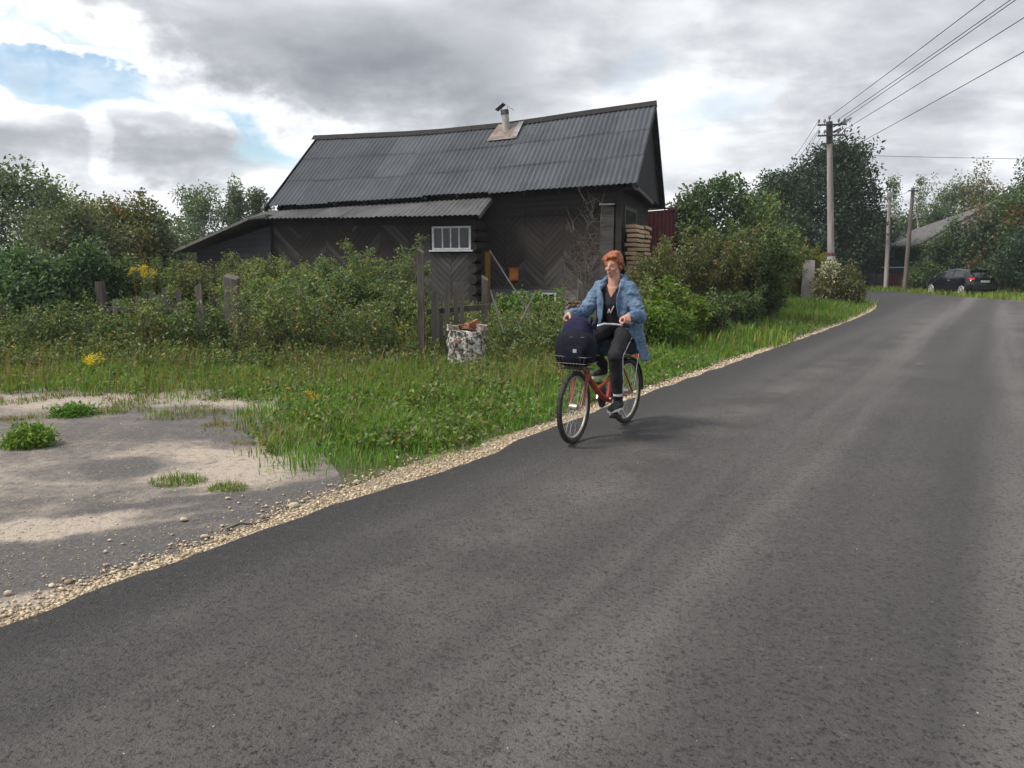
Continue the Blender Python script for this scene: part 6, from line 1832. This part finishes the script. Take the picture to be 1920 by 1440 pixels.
# open denim coat: shell round the back and sides, sleeves, hood at the nape
rowsC = [(-.215, 1.395, .085, .078, 66), (-.222, 1.362, .130, .095, 52), (-.236, 1.322, .185, .112, 33), (-.250, 1.245, .205, .140, 24), (-.272, 1.155, .203, .156, 22), (-.300, 1.06, .205, .172, 25), (-.330, .97, .225, .188, 34), (-.355, .88, .240, .200, 48), (-.380, .79, .250, .212, 60), (-.400, .70, .262, .228, 68), (-.408, .63, .268, .235, 72)]
nu = 56; outer = []; th_ = .013
fine_rows = []
for i in range(len(rowsC) - 1):
    for k in range(4): t = k / 4; fine_rows.append(tuple(rowsC[i][j] * (1 - t) + rowsC[i + 1][j] * t for j in range(5)))
fine_rows.append(rowsC[-1]); nr = len(fine_rows)
for i, (cx, z, hw, dp, op) in enumerate(fine_rows):
    f = i / (nr - 1)
    for k in range(nu + 1):
        a = R(op) + (2 * math.pi - 2 * R(op)) * k / nu
        fold = 1 + (.055 * f * math.sin(a * 7 + 3 * f) + .03 * math.sin(a * 13 + 9 * f)) * (1 if f > .35 else f / .35)
        hemz = .05 * math.cos(a * 2 + .6) * max(0, f - .6)
        wr = mnoise.noise(V3(math.cos(a) * 2.2, math.sin(a) * 2.2, z * 7)) * .012
        outer.append(V3(cx + math.cos(a) * (dp * fold + wr), math.sin(a) * (hw * fold + wr), z + hemz))
inner = []
for i in range(nr):
    for k in range(nu + 1):
        p_ = outer[i * (nu + 1) + k]; c_ = V3(fine_rows[i][0], 0, p_.z); d_ = (p_ - c_); inner.append(p_ - d_.normalized() * th_)
m_ = nu + 1; n_o = nr * m_; fs = []
for i in range(nr - 1):
    for k in range(nu):
        q = i * m_ + k; fs += [(q, q + 1, q + m_ + 1, q + m_), (n_o + q, n_o + q + m_, n_o + q + m_ + 1, n_o + q + 1)]
    for k in (0, nu): q = i * m_ + k; fs.append((q, q + m_, n_o + q + m_, n_o + q))
for k in range(nu):
    fs.append((k, n_o + k, n_o + k + 1, k + 1)); q = (nr - 1) * m_ + k; fs.append((q, q + 1, n_o + q + 1, n_o + q))
ct = MB().add(outer + inner, fs)
for s in (-1, 1):
    cuff = WRI[s] + (EL[s] - WRI[s]) * .10
    ct.capsule(SH[s] + V3(-.005, -s * .02, -.004), EL[s], .078, .060); ct.capsule(EL[s], cuff, .060, .044)
ct.tube([V3(-.14, -.10, 1.31), V3(-.20, -.105, 1.365), V3(-.275, -.08, 1.395), V3(-.305, 0, 1.40), V3(-.275, .08, 1.395), V3(-.20, .105, 1.365), V3(-.14, .10, 1.31)], [.020, .030, .042, .052, .042, .030, .020], 10)
coat = ct.build('coat', M['denim'], person); remesh(coat, .0075, 2, .4)
wrinkle(ho, lambda q: mnoise.noise(V3(q.x * 60, q.y * 60, q.z * 25)) * .004)
wrinkle(coat, lambda q: (1.0 if abs(q.y) > .17 else .6) * (mnoise.noise(V3(q.x * 10, q.y * 10, q.z * 17)) * .014 + abs(mnoise.noise(V3(q.x * 21, q.y * 21, q.z * 34))) * .014 + mnoise.noise(V3(q.x * 34, q.y * 34, q.z * 50)) * .004))
for s in (-1, 1):                                      # front edge seams and a pocket flap
    ed = [outer[i * m_ + (0 if s > 0 else nu)] + V3(.006, 0, 0) for i in range(2, nr - 14)]
    MB().tube(ed, .006, 5).build('placket', M['denim'], coat, True)

# ------------------------------------------------------------------ thin humid air
m = bpy.data.materials.new('haze'); m.use_nodes = True; nt = m.node_tree
for n in list(nt.nodes):
    if n.type != 'OUTPUT_MATERIAL': nt.nodes.remove(n)
pv = nt.nodes.new('ShaderNodeVolumePrincipled'); pv.inputs['Color'].default_value = (.86, .91, 1.0, 1); pv.inputs['Density'].default_value = 0.0005; pv.inputs['Anisotropy'].default_value = 0.2
nt.links.new(pv.outputs[0], nt.nodes['Material Output'].inputs['Volume'])
hz_ = MB().box((0, 70, 7.5), (300, 200, 17.2)).build('haze', m); tag(hz_, 'thin pale humid air over the village street', 'haze', kind='stuff')
